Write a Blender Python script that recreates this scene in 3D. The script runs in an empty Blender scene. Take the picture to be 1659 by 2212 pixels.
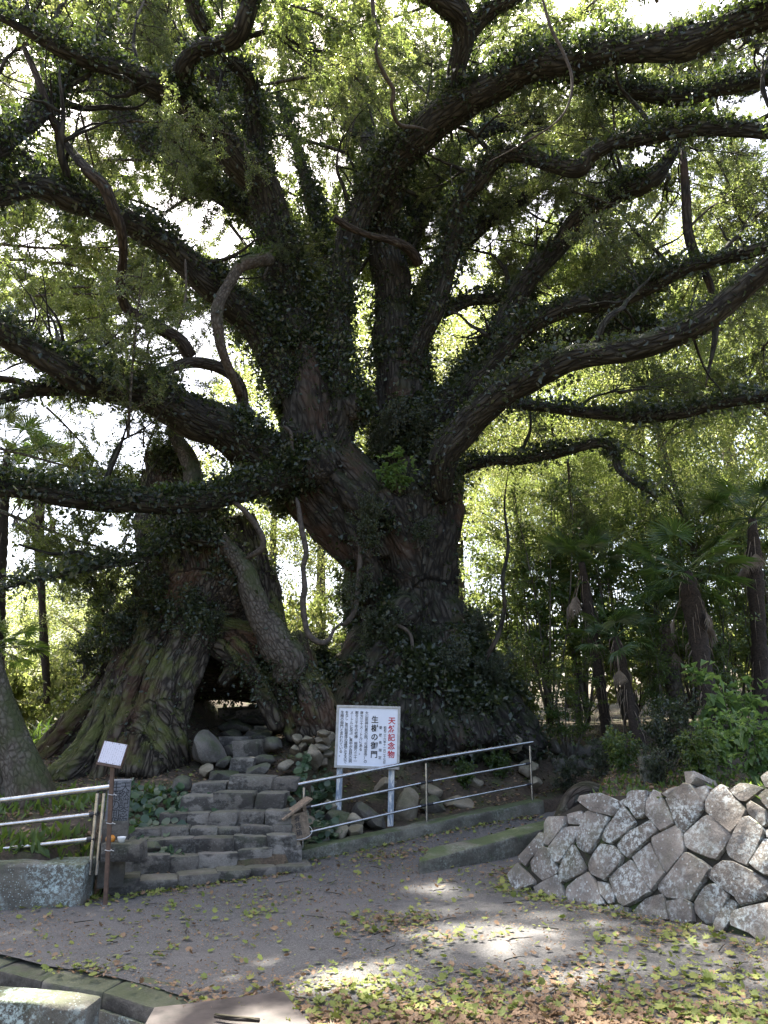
import bpy, bmesh, math, random
import numpy as np
from mathutils import Vector, Matrix
R = math.radians
sc = bpy.context.scene
COL = sc.collection
# ------------------------------------------------------------------ camera, sky, sun, exposure
PITCH = R(16.0); EYE = 1.6; FPX = 1598.5; CX, CY = 829.5, 1106.0     # in pixels of a 1659 x 2212 view
cam = bpy.data.cameras.new('camera'); cam.sensor_fit = 'VERTICAL'; cam.sensor_height = 36.0
cam.lens = 36.0 * FPX / 2212.0; cam.clip_end = 2000; cam.clip_start = 0.05
camo = bpy.data.objects.new('camera', cam); COL.objects.link(camo)
camo.location = (0, 0, EYE); camo.rotation_euler = (R(90) + PITCH, 0, 0); sc.camera = camo
SUN_EL, SUN_AZ = 66.0, -24.0          # azimuth from +Y towards +X
world = bpy.data.worlds.new('World'); sc.world = world; world.use_nodes = True
wn = world.node_tree.nodes; wl = world.node_tree.links
sky = wn.new('ShaderNodeTexSky'); sky.sky_type = 'NISHITA'; sky.sun_disc = False
sky.sun_elevation = R(SUN_EL); sky.sun_rotation = R(SUN_AZ); sky.air_density = 0.9; sky.dust_density = 5.0; sky.ozone_density = 0.6
bg = wn['Background']; bg.inputs['Strength'].default_value = 0.095
wl.new(sky.outputs['Color'], bg.inputs['Color'])
sun = bpy.data.lights.new('sun', 'SUN'); sun.energy = 5.0; sun.angle = R(0.6); sun.color = (1.0, 0.955, 0.88)
suno = bpy.data.objects.new('sun', sun); COL.objects.link(suno)
sd = Vector((math.sin(R(SUN_AZ)) * math.cos(R(SUN_EL)), math.cos(R(SUN_AZ)) * math.cos(R(SUN_EL)), math.sin(R(SUN_EL))))
suno.rotation_euler = sd.to_track_quat('Z', 'Y').to_euler(); suno.location = sd * 60
sc.view_settings.view_transform = 'Standard'; sc.view_settings.look = 'None'
sc.view_settings.exposure = 2.72; sc.view_settings.gamma = 1.0; sc.view_settings.use_curve_mapping = False
sc.view_settings.use_white_balance = True; sc.view_settings.white_balance_temperature = 6800; sc.view_settings.white_balance_tint = 10
sc.render.engine = 'CYCLES'; cy = sc.cycles
cy.max_bounces = 8; cy.diffuse_bounces = 4; cy.glossy_bounces = 3; cy.transmission_bounces = 6; cy.transparent_max_bounces = 4
cy.use_denoising = True; cy.sample_clamp_indirect = 8.0; cy.caustics_reflective = False; cy.caustics_refractive = False

# ------------------------------------------------------------------ numeric helpers
rng = np.random.default_rng(7); random.seed(7)
cp, sp = math.cos(PITCH), math.sin(PITCH)
CAM = np.array([0, 0, EYE]); FWD = np.array([0, cp, sp]); UP = np.array([0, -sp, cp]); RT = np.array([1., 0, 0])
def ray(u, v):
    return FWD + RT * (u - CX) / FPX - UP * (v - CY) / FPX
def P(u, v, Y):                       # the point of that pixel's direction at distance Y in front of the camera
    d = ray(u, v); return CAM + d * (Y / d[1])
def MPP(u, v, Y):                     # metres per pixel there
    d = ray(u, v); return (Y / d[1]) / FPX
def on_plane(u, v, p0, n):
    d = ray(u, v); return CAM + d * (np.dot(np.array(p0) - CAM, n) / np.dot(d, n))
def sstep(a, b, x):
    t = np.clip((x - a) / (b - a), 0, 1); return t * t * (3 - 2 * t)
def hsh(ix, iy, iz, s):
    n = (ix.astype(np.int64) * 73856093) ^ (iy.astype(np.int64) * 19349663) ^ (iz.astype(np.int64) * 83492791) ^ (s * 2654435)
    n = (n ^ (n >> 13)) * 1274126177; n = n & 0x7fffffff; n = (n ^ (n >> 15)) * 2246822519; n &= 0x7fffffff
    return (n % 100003) / 100003.0 * 2 - 1
def vnoise(p, s=0):
    p = np.asarray(p, float); i = np.floor(p); f = p - i; f = f * f * (3 - 2 * f); i = i.astype(np.int64)
    r = 0
    for dx in (0, 1):
        for dy in (0, 1):
            for dz in (0, 1):
                w = (f[:, 0] if dx else 1 - f[:, 0]) * (f[:, 1] if dy else 1 - f[:, 1]) * (f[:, 2] if dz else 1 - f[:, 2])
                r = r + w * hsh(i[:, 0] + dx, i[:, 1] + dy, i[:, 2] + dz, s)
    return r
def fbm(p, oct=3, s=0):
    p = np.asarray(p, float); r = 0; a = 1.0; t = 0
    for k in range(oct):
        r = r + a * vnoise(p * 2 ** k + 17.3 * k, s + k); t += a; a *= .5
    return r / t
def unit(v):
    v = np.asarray(v, float); return v / np.maximum(np.linalg.norm(v, axis=-1, keepdims=True), 1e-9)
def spline(pts, step):                # catmull-rom through rows of pts, resampled about every step metres (first 3 columns are xyz)
    p = np.asarray(pts, float); p = np.vstack([2 * p[0] - p[1], p, 2 * p[-1] - p[-2]]); out = []
    for i in range(1, len(p) - 2):
        L = np.linalg.norm(p[i + 1, :3] - p[i, :3]); n = max(2, int(math.ceil(L / step)))
        t = np.linspace(0, 1, n, endpoint=False)[:, None]
        a, b, c, d = p[i - 1], p[i], p[i + 1], p[i + 2]
        out.append(.5 * (2 * b + (c - a) * t + (2 * a - 5 * b + 4 * c - d) * t * t + (3 * b - a - 3 * c + d) * t ** 3))
    out.append(p[-2][None]); return np.vstack(out)
def frames(c):
    t = unit(np.gradient(c, axis=0)); n = np.zeros_like(t)
    a = np.array([0., -1, 0]) if abs(t[0, 1]) < .8 else np.array([1., 0, 0])
    n[0] = unit(a - t[0] * a.dot(t[0]))
    for i in range(1, len(c)):
        q = n[i - 1] - t[i] * n[i - 1].dot(t[i]); n[i] = unit(q)
    return t, n, np.cross(t, n)
def tube(c, r, sides=8, bark=0.0, seed=0, cap=True):
    """rings of vertices round the curve c; returns verts, quads, caps, bark coordinates"""
    c = np.asarray(c, float); r = np.asarray(r, float); m = len(c); t, n, b = frames(c)
    a = np.linspace(0, 2 * np.pi, sides, endpoint=False)
    L = np.concatenate([[0], np.cumsum(np.linalg.norm(np.diff(c, axis=0), axis=1))])
    A = np.broadcast_to(a, (m, sides)); ca, sa = np.cos(A), np.sin(A)
    rr = np.broadcast_to(r[:, None], (m, sides)).copy()
    bk = np.stack([ca * rr, sa * rr, np.broadcast_to(L[:, None], (m, sides)) + seed * 3.1], -1).reshape(-1, 3)
    if bark:
        q = bk.copy(); q[:, 2] *= .9
        lum = fbm(q * np.array([1.6, 1.6, 1.3]) + seed * 7.7, 3, seed)
        rid = fbm(q * np.array([9, 9, 1.4]) + seed, 2, seed + 5)
        rr = rr * (1 + bark * (1.3 * lum + .55 * rid).reshape(m, sides))
    v = c[:, None] + n[:, None] * (ca * rr)[..., None] + b[:, None] * (sa * rr)[..., None]
    v = v.reshape(-1, 3)
    i = np.arange(m - 1)[:, None] * sides; j = np.arange(sides)[None]; k = (j + 1) % sides
    f = np.stack([i + j, i + k, i + k + sides, i + j + sides], -1).reshape(-1, 4)
    caps = []
    if cap: caps = [list(range(sides))[::-1], list(range((m - 1) * sides, m * sides))]
    return v, f, caps, bk
class MB:                             # collects pieces of ONE part, then links them as one mesh object
    def __init__(s): s.v = []; s.f = []; s.m = []; s.n = 0; s.bk = []; s.rnd = []
    def add(s, v, faces, mat=0, bk=None, rnd=None):
        v = np.asarray(v, float); s.v.append(v)
        for f in faces: s.f.append([int(x) + s.n for x in f]); s.m.append(mat); s.rnd.append(.5 if rnd is None else rnd)
        s.bk.append(v if bk is None else bk); s.n += len(v)
    def tube(s, c, r, sides=8, bark=0., seed=0, mat=0):
        c = np.asarray(c, float); r = np.full(len(c), r) if np.isscalar(r) else r
        v, f, cp_, bk = tube(c, r, sides, bark, seed); s.add(v, list(f) + cp_, mat, bk)
    def rod(s, a, b, r, sides=12, mat=0): s.tube([a, b], r, sides, mat=mat)
    def box(s, x0, x1, y0, y1, z0, z1, mat=0):
        v = [(x, y, z) for x in (x0, x1) for y in (y0, y1) for z in (z0, z1)]
        s.add(v, [(0, 1, 3, 2), (4, 6, 7, 5), (0, 4, 5, 1), (2, 3, 7, 6), (0, 2, 6, 4), (1, 5, 7, 3)], mat)
    def mesh(s, name):
        me = bpy.data.meshes.new(name); me.from_pydata(np.vstack(s.v).tolist(), [], s.f)
        if any(s.m): me.polygons.foreach_set('material_index', s.m)
        at = me.attributes.new('bk', 'FLOAT_VECTOR', 'POINT'); at.data.foreach_set('vector', np.vstack(s.bk).ravel().astype(np.float32))
        at = me.attributes.new('rnd', 'FLOAT', 'FACE'); at.data.foreach_set('value', np.array(s.rnd, np.float32))
        return me
    def build(s, name, mats, parent=None, smooth=True, sharp=None, bevel=0):
        me = s.mesh(name)
        if bevel:
            bm = bmesh.new(); bm.from_mesh(me); bmesh.ops.bevel(bm, geom=list(bm.edges), offset=bevel, segments=2, affect='EDGES', profile=.6); bm.to_mesh(me); bm.free()
        return obj(name, me, mats, parent, smooth, sharp)
def obj(name, me, mats=None, parent=None, smooth=True, sharp=None):
    if mats is not None:
        for m in (mats if isinstance(mats, (list, tuple)) else [mats]): me.materials.append(m)
    if smooth: me.polygons.foreach_set('use_smooth', [True] * len(me.polygons))
    if sharp: me.set_sharp_from_angle(angle=R(sharp))
    me.update(); o = bpy.data.objects.new(name, me); COL.objects.link(o)
    if parent is not None: o.parent = parent
    return o
def share(name, me, parent=None, loc=(0, 0, 0), rot=(0, 0, 0), scale=(1, 1, 1)):
    o = bpy.data.objects.new(name, me); COL.objects.link(o); o.parent = parent
    o.location = loc; o.rotation_euler = rot; o.scale = scale; return o
def empty(name, loc=(0, 0, 0)):
    o = bpy.data.objects.new(name, None); o.location = loc; o.empty_display_size = .2; COL.objects.link(o); return o
def tag(o, label=None, cat=None, group=None, kind=None):
    if label: o['label'] = label
    if cat: o['category'] = cat
    if group: o['group'] = group
    if kind: o['kind'] = kind
    return o
def rawmesh(name, v, tri, rnd=None):   # big triangle meshes straight from arrays
    me = bpy.data.meshes.new(name); v = np.ascontiguousarray(v, np.float32); tri = np.ascontiguousarray(tri, np.int32); nf, k = tri.shape
    me.vertices.add(len(v)); me.vertices.foreach_set('co', v.ravel())
    me.loops.add(nf * k); me.loops.foreach_set('vertex_index', tri.ravel())
    me.polygons.add(nf); me.polygons.foreach_set('loop_start', np.arange(nf, dtype=np.int32) * k)
    me.update(calc_edges=True)
    if rnd is not None:
        at = me.attributes.new('rnd', 'FLOAT', 'FACE'); at.data.foreach_set('value', np.ascontiguousarray(rnd, np.float32))
    return me
def leafgeo(c, d, L, W, g, fold=.12, flat=0.):
    """rhombic folded leaves: base c, direction d, length L, width W; returns verts, tris"""
    n = len(c); d = unit(d); q = unit(g.normal(size=(n, 3)) + np.array([0, 0, flat])); s = unit(np.cross(d, q)); nn = np.cross(s, d)
    L = np.broadcast_to(L, (n,))[:, None]; W = np.broadcast_to(W, (n,))[:, None]
    m = c + d * L * .45
    v = np.stack([c, m + s * W * .5 + nn * W * fold * 2, c + d * L - nn * L * .1, m - s * W * .5 + nn * W * fold * 2], 1).reshape(-1, 3)
    i = np.arange(n)[:, None] * 4
    t = np.concatenate([i + np.array([[0, 1, 2]]), i + np.array([[0, 2, 3]])], 1).reshape(-1, 3)
    return v, t

# ------------------------------------------------------------------ materials
def newmat(name):
    m = bpy.data.materials.new(name); m.use_nodes = True; nt = m.node_tree
    return m, nt, nt.nodes, nt.links, nt.nodes['Principled BSDF'], nt.nodes['Material Output']
def ramp(nt, fac, stops):
    n = nt.nodes.new('ShaderNodeValToRGB'); e = n.color_ramp.elements
    while len(e) < len(stops): e.new(.5)
    for k, (p, c) in enumerate(stops): e[k].position = p; e[k].color = (*c, 1) if len(c) == 3 else c
    nt.links.new(fac, n.inputs['Fac']); return n.outputs['Color']
def noise(nt, vec, scale, detail=4, rough=.55, dist=0.):
    n = nt.nodes.new('ShaderNodeTexNoise'); n.inputs['Scale'].default_value = scale; n.inputs['Detail'].default_value = detail
    n.inputs['Roughness'].default_value = rough; n.inputs['Distortion'].default_value = dist
    if vec is not None: nt.links.new(vec, n.inputs['Vector'])
    return n.outputs['Fac']
def voro(nt, vec, scale, feature='F1', rand=1.):
    n = nt.nodes.new('ShaderNodeTexVoronoi'); n.feature = feature; n.inputs['Scale'].default_value = scale; n.inputs['Randomness'].default_value = rand
    if vec is not None: nt.links.new(vec, n.inputs['Vector'])
    return n.outputs['Distance']
def mix(nt, f, a, b, mode='MIX'):
    n = nt.nodes.new('ShaderNodeMix'); n.data_type = 'RGBA'; n.blend_type = mode
    for s, x in ((n.inputs[0], f), (n.inputs[6], a), (n.inputs[7], b)):
        if isinstance(x, (int, float)): s.default_value = x
        elif isinstance(x, tuple): s.default_value = (*x, 1)
        else: nt.links.new(x, s)
    return n.outputs[2]
def mth(nt, op, a, b=0., clamp=False):
    n = nt.nodes.new('ShaderNodeMath'); n.operation = op; n.use_clamp = clamp
    for s, x in ((n.inputs[0], a), (n.inputs[1], b)):
        if isinstance(x, (int, float)): s.default_value = x
        else: nt.links.new(x, s)
    return n.outputs[0]
def bump(nt, h, strength, dist, prev=None):
    n = nt.nodes.new('ShaderNodeBump'); n.inputs['Strength'].default_value = strength; n.inputs['Distance'].default_value = dist
    nt.links.new(h, n.inputs['Height'])
    if prev is not None: nt.links.new(prev, n.inputs['Normal'])
    return n.outputs['Normal']
def coord(nt, scale=(1, 1, 1), kind='Object'):
    if kind == 'attr':
        t = nt.nodes.new('ShaderNodeAttribute'); t.attribute_name = 'bk'; o = t.outputs['Vector']
    elif kind == 'Pos':
        t = nt.nodes.new('ShaderNodeNewGeometry'); o = t.outputs['Position']
    else:
        t = nt.nodes.new('ShaderNodeTexCoord'); o = t.outputs[kind]
    if scale == (1, 1, 1): return o
    m = nt.nodes.new('ShaderNodeMapping'); m.inputs['Scale'].default_value = scale; nt.links.new(o, m.inputs['Vector']); return m.outputs['Vector']
def upness(nt):
    g = nt.nodes.new('ShaderNodeNewGeometry'); x = nt.nodes.new('ShaderNodeSeparateXYZ'); nt.links.new(g.outputs['Normal'], x.inputs[0]); return x.outputs['Z']
def bark_mat(name, dark, mid, light, moss, moss_amt, red=None, furrow=7., bstr=1., grain=.22):
    m, nt, N, Lk, b, out = newmat(name)
    v = coord(nt, (1, 1, grain), 'attr'); pos = coord(nt, kind='Pos')
    f1 = noise(nt, v, furrow, 5, .62, .4); f2 = voro(nt, v, furrow * 1.6, 'DISTANCE_TO_EDGE'); big = noise(nt, pos, 1.1, 4)
    h = mth(nt, 'ADD', f1, mth(nt, 'MULTIPLY', mth(nt, 'MINIMUM', f2, .25), 1.6))
    c = ramp(nt, mth(nt, 'MULTIPLY', h, .8), [(.28, dark), (.5, mid), (.8, light)])
    if red: c = mix(nt, ramp(nt, noise(nt, pos, .9, 3), [(.52, (0, 0, 0)), (.64, (1, 1, 1))]), c, mix(nt, .62, c, red))
    lich = ramp(nt, noise(nt, pos, 6., 5, .7), [(.6, (0, 0, 0)), (.7, (1, 1, 1))])
    c = mix(nt, mth(nt, 'MULTIPLY', lich, .3), c, (.22, .24, .2))
    up = mth(nt, 'ADD', mth(nt, 'MULTIPLY', upness(nt), .45), mth(nt, 'MULTIPLY', noise(nt, pos, 2.3, 4), 1.3))
    mm = ramp(nt, up, [(.72, (0, 0, 0)), (1.0, (1, 1, 1))])
    c = mix(nt, mth(nt, 'MULTIPLY', mm, moss_amt), c, moss)
    Lk.new(c, b.inputs['Base Color']); b.inputs['Roughness'].default_value = .88; b.inputs['Specular IOR Level'].default_value = .25
    n1 = bump(nt, h, bstr, .05); Lk.new(bump(nt, noise(nt, pos, 34, 4, .7), .5, .01, n1), b.inputs['Normal']); return m
def leaf_mat(name, stops, tstops, trans=.45, rough=.38, spec=.5):
    m, nt, N, Lk, b, out = newmat(name)
    a = N.new('ShaderNodeAttribute'); a.attribute_name = 'rnd'
    oi = N.new('ShaderNodeObjectInfo'); f = mth(nt, 'ADD', mth(nt, 'MULTIPLY', a.outputs['Fac'], .8), mth(nt, 'MULTIPLY', oi.outputs['Random'], .2))
    Lk.new(ramp(nt, f, stops), b.inputs['Base Color']); b.inputs['Roughness'].default_value = rough; b.inputs['Specular IOR Level'].default_value = spec
    t = N.new('ShaderNodeBsdfTranslucent'); Lk.new(ramp(nt, f, tstops), t.inputs['Color'])
    x = N.new('ShaderNodeMixShader'); x.inputs[0].default_value = trans
    Lk.new(b.outputs[0], x.inputs[1]); Lk.new(t.outputs[0], x.inputs[2]); Lk.new(x.outputs[0], out.inputs['Surface']); return m
def stone_mat(name, a, b_, c, lich=0., lcol=(.45, .5, .47), stain=0., moss=0., lscale=9., bscale=22.):
    m, nt, N, Lk, b, out = newmat(name); v = coord(nt, kind='Pos')
    n1 = noise(nt, v, 3.2, 6, .6); n2 = noise(nt, v, bscale * 3, 4, .7)
    oi = N.new('ShaderNodeObjectInfo')
    col = ramp(nt, mth(nt, 'ADD', mth(nt, 'MULTIPLY', n1, .75), mth(nt, 'MULTIPLY', oi.outputs['Random'], .25)), [(.3, a), (.5, b_), (.72, c)])
    col = mix(nt, mth(nt, 'MULTIPLY', ramp(nt, n2, [(.35, (1, 1, 1)), (.6, (0, 0, 0))]), .45), col, mix(nt, .6, col, (.02, .02, .02)))
    if stain:
        s = ramp(nt, noise(nt, coord(nt, (1.4, 1.4, 2.4), 'Pos'), 2.1, 5, .6), [(.47, (0, 0, 0)), (.53, (1, 1, 1))])
        s = mth(nt, 'MULTIPLY', s, ramp(nt, upness(nt), [(.25, (1, 1, 1)), (.6, (0, 0, 0))])); col = mix(nt, mth(nt, 'MULTIPLY', s, stain), col, (.028, .026, .024))
    if lich:
        k = mth(nt, 'MULTIPLY', ramp(nt, mth(nt, 'ADD', voro(nt, v, lscale * 2.9), mth(nt, 'MULTIPLY', noise(nt, v, 40, 4, .7), .35)), [(.34, (.75, .75, .75)), (.46, (0, 0, 0))]), ramp(nt, noise(nt, v, 3.4, 5, .65), [(.42, (0, 0, 0)), (.56, (1, 1, 1))]))
        k2 = mth(nt, 'MULTIPLY', ramp(nt, noise(nt, v, 24, 6, .8), [(.48, (0, 0, 0)), (.58, (1, 1, 1))]), ramp(nt, noise(nt, v, 2.6, 4), [(.42, (0, 0, 0)), (.6, (1, 1, 1))]))
        col = mix(nt, mth(nt, 'MULTIPLY', mth(nt, 'MAXIMUM', k, k2), lich), col, lcol)
    if moss:
        up = mth(nt, 'ADD', mth(nt, 'MULTIPLY', upness(nt), .3), mth(nt, 'MULTIPLY', noise(nt, v, 2.7, 5, .6), 1.2))
        col = mix(nt, mth(nt, 'MULTIPLY', ramp(nt, up, [(.68, (0, 0, 0)), (.9, (1, 1, 1))]), moss), col, (.045, .075, .018))
    Lk.new(col, b.inputs['Base Color']); b.inputs['Roughness'].default_value = .86; b.inputs['Specular IOR Level'].default_value = .3
    q = bump(nt, n1, .55, .05); Lk.new(bump(nt, noise(nt, v, bscale, 6, .7), .6, .016, q), b.inputs['Normal']); return m
def plain(name, col, rough=.6, metal=0., nscale=0., namt=.2, bstr=0.):
    m, nt, N, Lk, b, out = newmat(name); b.inputs['Base Color'].default_value = (*col, 1); b.inputs['Roughness'].default_value = rough; b.inputs['Metallic'].default_value = metal
    if nscale:
        n = noise(nt, coord(nt, kind='Pos'), nscale, 5, .65); dk = tuple(x * (1 - namt * 2) for x in col); lt = tuple(min(1, x * (1 + namt)) for x in col)
        Lk.new(ramp(nt, n, [(.3, dk), (.7, lt)]), b.inputs['Base Color'])
        if bstr: Lk.new(bump(nt, n, bstr, .01), b.inputs['Normal'])
    return m
M = {}
M['bark'] = bark_mat('camphor_bark', (.006, .005, .005), (.020, .018, .015), (.056, .051, .043), (.022, .03, .010), .7, red=(.075, .043, .028), furrow=7.5, bstr=1.)
M['limbbark'] = bark_mat('mossy_limb_bark', (.006, .0055, .005), (.020, .0185, .015), (.056, .053, .044), (.026, .034, .012), .9, furrow=8.5, bstr=1.)
M['deadwood'] = bark_mat('mossy_deadwood', (.005, .004, .0035), (.03, .024, .018), (.105, .09, .07), (.10, .115, .03), .7, red=(.085, .045, .026), furrow=11., bstr=1., grain=.2)
M['palebark'] = bark_mat('pale_bark', (.022, .019, .015), (.062, .053, .043), (.125, .112, .094), (.04, .052, .018), .85, red=(.09, .06, .042), furrow=10, bstr=.6, grain=.6)
M['redbark'] = bark_mat('bare_red_bark', (.010, .008, .006), (.032, .025, .02), (.075, .062, .052), (.035, .042, .016), .4, furrow=12, bstr=.8)
M['bgbark'] = bark_mat('woodland_bark', (.02, .017, .013), (.07, .06, .048), (.16, .145, .12), (.05, .065, .02), .5, furrow=9, bstr=.7)
M['vine'] = plain('vine_bark', (.075, .062, .05), .88, 0, 14, .4, .8)
M['palmbark'] = plain('palm_fibre', (.036, .025, .017), .95, 0, 30, .45, .9)
M['crown'] = leaf_mat('camphor_leaf', [(0, (.035, .052, .018)), (.55, (.06, .082, .026)), (.9, (.1, .12, .04)), (1, (.16, .09, .04))], [(0, (.14, .22, .045)), (.6, (.34, .43, .1)), (1, (.62, .62, .22))], .5, .33, .65)
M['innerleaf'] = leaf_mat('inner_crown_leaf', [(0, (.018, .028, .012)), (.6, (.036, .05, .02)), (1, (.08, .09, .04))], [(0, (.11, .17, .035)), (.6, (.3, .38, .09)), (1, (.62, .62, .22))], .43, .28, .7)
M['ivy'] = leaf_mat('ivy_leaf', [(0, (.014, .023, .014)), (.6, (.028, .04, .022)), (1, (.06, .072, .04))], [(0, (.06, .11, .02)), (1, (.26, .34, .07))], .25, .33, .55)
M['bgleaf'] = leaf_mat('woodland_leaf', [(0, (.035, .052, .016)), (.5, (.07, .095, .028)), (1, (.12, .14, .045))], [(0, (.12, .18, .04)), (.5, (.34, .41, .11)), (1, (.7, .68, .28))], .5, .36)
M['glossleaf'] = leaf_mat('evergreen_shrub_leaf', [(0, (.02, .05, .013)), (.7, (.04, .085, .02)), (1, (.08, .13, .03))], [(0, (.16, .25, .06)), (1, (.46, .52, .15))], .4, .25, .7)
M['youngleaf'] = leaf_mat('young_green_leaf', [(0, (.06, .12, .04)), (1, (.12, .2, .07))], [(0, (.2, .36, .08)), (1, (.36, .5, .12))], .42, .45)
M['palmleaf'] = leaf_mat('palm_leaf', [(0, (.025, .055, .02)), (1, (.06, .1, .035))], [(0, (.1, .2, .03)), (1, (.26, .38, .06))], .3, .33, .5)
M['deadpalm'] = plain('dead_palm_leaf', (.24, .19, .14), .8, 0, 8, .3)
M['round'] = leaf_mat('round_leaf', [(0, (.03, .062, .035)), (1, (.06, .105, .055))], [(0, (.08, .17, .05)), (1, (.18, .3, .08))], .25, .35, .5)
M['grass'] = leaf_mat('grass_blade', [(0, (.04, .075, .016)), (1, (.09, .14, .03))], [(0, (.14, .26, .03)), (1, (.3, .42, .06))], .35, .45)
M['litter'] = leaf_mat('fallen_leaf', [(0, (.1, .15, .035)), (.38, (.21, .23, .06)), (.42, (.16, .10, .055)), (.7, (.27, .185, .115)), (.93, (.12, .07, .04)), (1, (.34, .1, .06))], [(0, (.2, .3, .05)), (.4, (.3, .34, .08)), (.5, (.2, .12, .06)), (1, (.25, .15, .08))], .2, .6, .3)
M['step'] = stone_mat('step_stone', (.09, .08, .068), (.165, .15, .13), (.26, .24, .21), .25, (.34, .34, .31), .8, .3)
M['wallstone'] = stone_mat('granite_wall_stone', (.115, .1, .086), (.185, .165, .146), (.265, .242, .218), .9, (.46, .51, .51), .3, .25, 9., 30)
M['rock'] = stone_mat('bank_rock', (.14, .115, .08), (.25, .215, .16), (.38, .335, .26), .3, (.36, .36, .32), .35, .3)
M['darkrock'] = stone_mat('dark_rock', (.05, .046, .04), (.10, .092, .08), (.17, .155, .135), .2, (.3, .3, .27), .4, .5)  # darker stone than the bank rock, also for coping and plinth
M['concrete'] = stone_mat('mossy_concrete', (.085, .08, .062), (.15, .142, .112), (.23, .218, .18), .5, (.32, .36, .3), .4, .75, 16., 40)
M['slab'] = stone_mat('lichened_concrete', (.085, .08, .066), (.15, .142, .118), (.23, .218, .185), .95, (.46, .56, .54), .3, .5, 15., 40)
M['monument'] = stone_mat('monument_stone', (.13, .135, .145), (.19, .2, .215), (.26, .27, .285), .1, (.35, .36, .36), .2, .1)
M['mortar'] = stone_mat('joint_soil', (.015, .014, .011), (.03, .027, .02), (.06, .05, .04), 0, stain=0, moss=.9)
def ground_mat():
    m, nt, N, Lk, b, out = newmat('woodland_soil'); v = coord(nt, kind='Pos')
    n1 = noise(nt, v, 1.3, 6, .6); n2 = noise(nt, v, 26, 5, .7)
    c = ramp(nt, mth(nt, 'ADD', mth(nt, 'MULTIPLY', n1, .5), mth(nt, 'MULTIPLY', n2, .5)), [(.33, (.022, .016, .011)), (.5, (.06, .045, .03)), (.68, (.15, .11, .07))])
    g = ramp(nt, noise(nt, v, 2.4, 5, .6), [(.5, (0, 0, 0)), (.64, (1, 1, 1))]); c = mix(nt, mth(nt, 'MULTIPLY', g, .55), c, (.05, .075, .02))
    Lk.new(c, b.inputs['Base Color']); b.inputs['Roughness'].default_value = .95
    Lk.new(bump(nt, mth(nt, 'ADD', n1, n2), .9, .04), b.inputs['Normal']); return m
M['soil'] = ground_mat()
def asphalt_mat():
    m, nt, N, Lk, b, out = newmat('worn_asphalt'); v = coord(nt, kind='Pos')
    n1 = noise(nt, v, .9, 5, .6); n2 = noise(nt, v, 75, 5, .85); n3 = noise(nt, v, 6, 7, .78)
    c = ramp(nt, n2, [(.3, (.016, .017, .017)), (.5, (.067, .068, .067)), (.7, (.235, .235, .23))])
    c = mix(nt, ramp(nt, n1, [(.42, (0, 0, 0)), (.66, (1, 1, 1))]), c, mix(nt, .45, c, (.12, .112, .107)))
    c = mix(nt, mth(nt, 'MULTIPLY', ramp(nt, n3, [(.52, (0, 0, 0)), (.68, (1, 1, 1))]), .6), c, (.036, .03, .026))
    w = coord(nt, (1, 2.2, 1), 'Pos'); cr = ramp(nt, voro(nt, w, .75, 'DISTANCE_TO_EDGE'), [(0, (1, 1, 1)), (.012, (0, 0, 0))])
    c = mix(nt, mth(nt, 'MULTIPLY', cr, .0), c, (.02, .018, .016))
    Lk.new(c, b.inputs['Base Color']); b.inputs['Roughness'].default_value = .85
    q = bump(nt, n2, .7, .006); Lk.new(bump(nt, n3, .35, .02, q), b.inputs['Normal']); return m
M['asphalt'] = asphalt_mat()
M['steel'] = plain('stainless_steel', (.5, .51, .52), .27, 1.0, 14, .18)
M['rubber'] = plain('black_joint', (.015, .016, .02), .45)
M['whiteboard'] = plain('sign_enamel', (.72, .76, .84), .4, 0, 5, .03)
M['signframe'] = plain('sign_frame', (.42, .42, .4), .5, 0, 20, .15)
M['red'] = plain('sign_red', (.42, .012, .03), .5)
M['ink'] = plain('sign_ink', (.012, .013, .018), .5)
M['carve'] = plain('carved_groove', (.035, .037, .042), .9)
M['brownpaint'] = plain('brown_painted_wood', (.11, .065, .045), .55, 0, 18, .2)
M['paper'] = plain('laminated_paper', (.62, .62, .68), .35, 0, 6, .05)
M['boxwood'] = plain('weathered_wood', (.24, .18, .125), .8, 0, 25, .3, .4)
M['wire'] = plain('white_wire', (.6, .6, .58), .5)
M['orange'] = plain('orange_peel', (.62, .24, .03), .45, 0, 60, .2, .3)
M['porcelain'] = plain('white_porcelain', (.75, .75, .73), .2)
M['plate'] = plain('rusty_steel_plate', (.062, .052, .048), .65, 0, 7, .35, .2)
def paintpost():
    m, nt, N, Lk, b, out = newmat('peeling_paint'); v = coord(nt, (9, 9, 1.6), 'Pos')
    c = ramp(nt, noise(nt, v, 3.2, 6, .7), [(.42, (.2, .25, .31)), (.52, (.36, .41, .48)), (.56, (.72, .72, .68)), (.68, (.62, .6, .54)), (.78, (.3, .22, .16))])
    Lk.new(c, b.inputs['Base Color']); b.inputs['Roughness'].default_value = .75; return m
M['post'] = paintpost()
def printmat():
    m, nt, N, Lk, b, out = newmat('fine_print'); v = coord(nt, kind='Object')
    w = N.new('ShaderNodeTexWave'); w.inputs['Scale'].default_value = 14; w.bands_direction = 'X'; Lk.new(v, w.inputs['Vector'])
    k = mth(nt, 'MULTIPLY', ramp(nt, w.outputs['Fac'], [(.45, (0, 0, 0)), (.6, (1, 1, 1))]), ramp(nt, noise(nt, v, 110, 3, .8), [(.48, (0, 0, 0)), (.56, (1, 1, 1))]))
    Lk.new(mix(nt, mth(nt, 'MULTIPLY', k, .5), (.6, .6, .68), (.2, .2, .24)), b.inputs['Base Color']); b.inputs['Roughness'].default_value = .35; return m
M['print'] = printmat()

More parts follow.
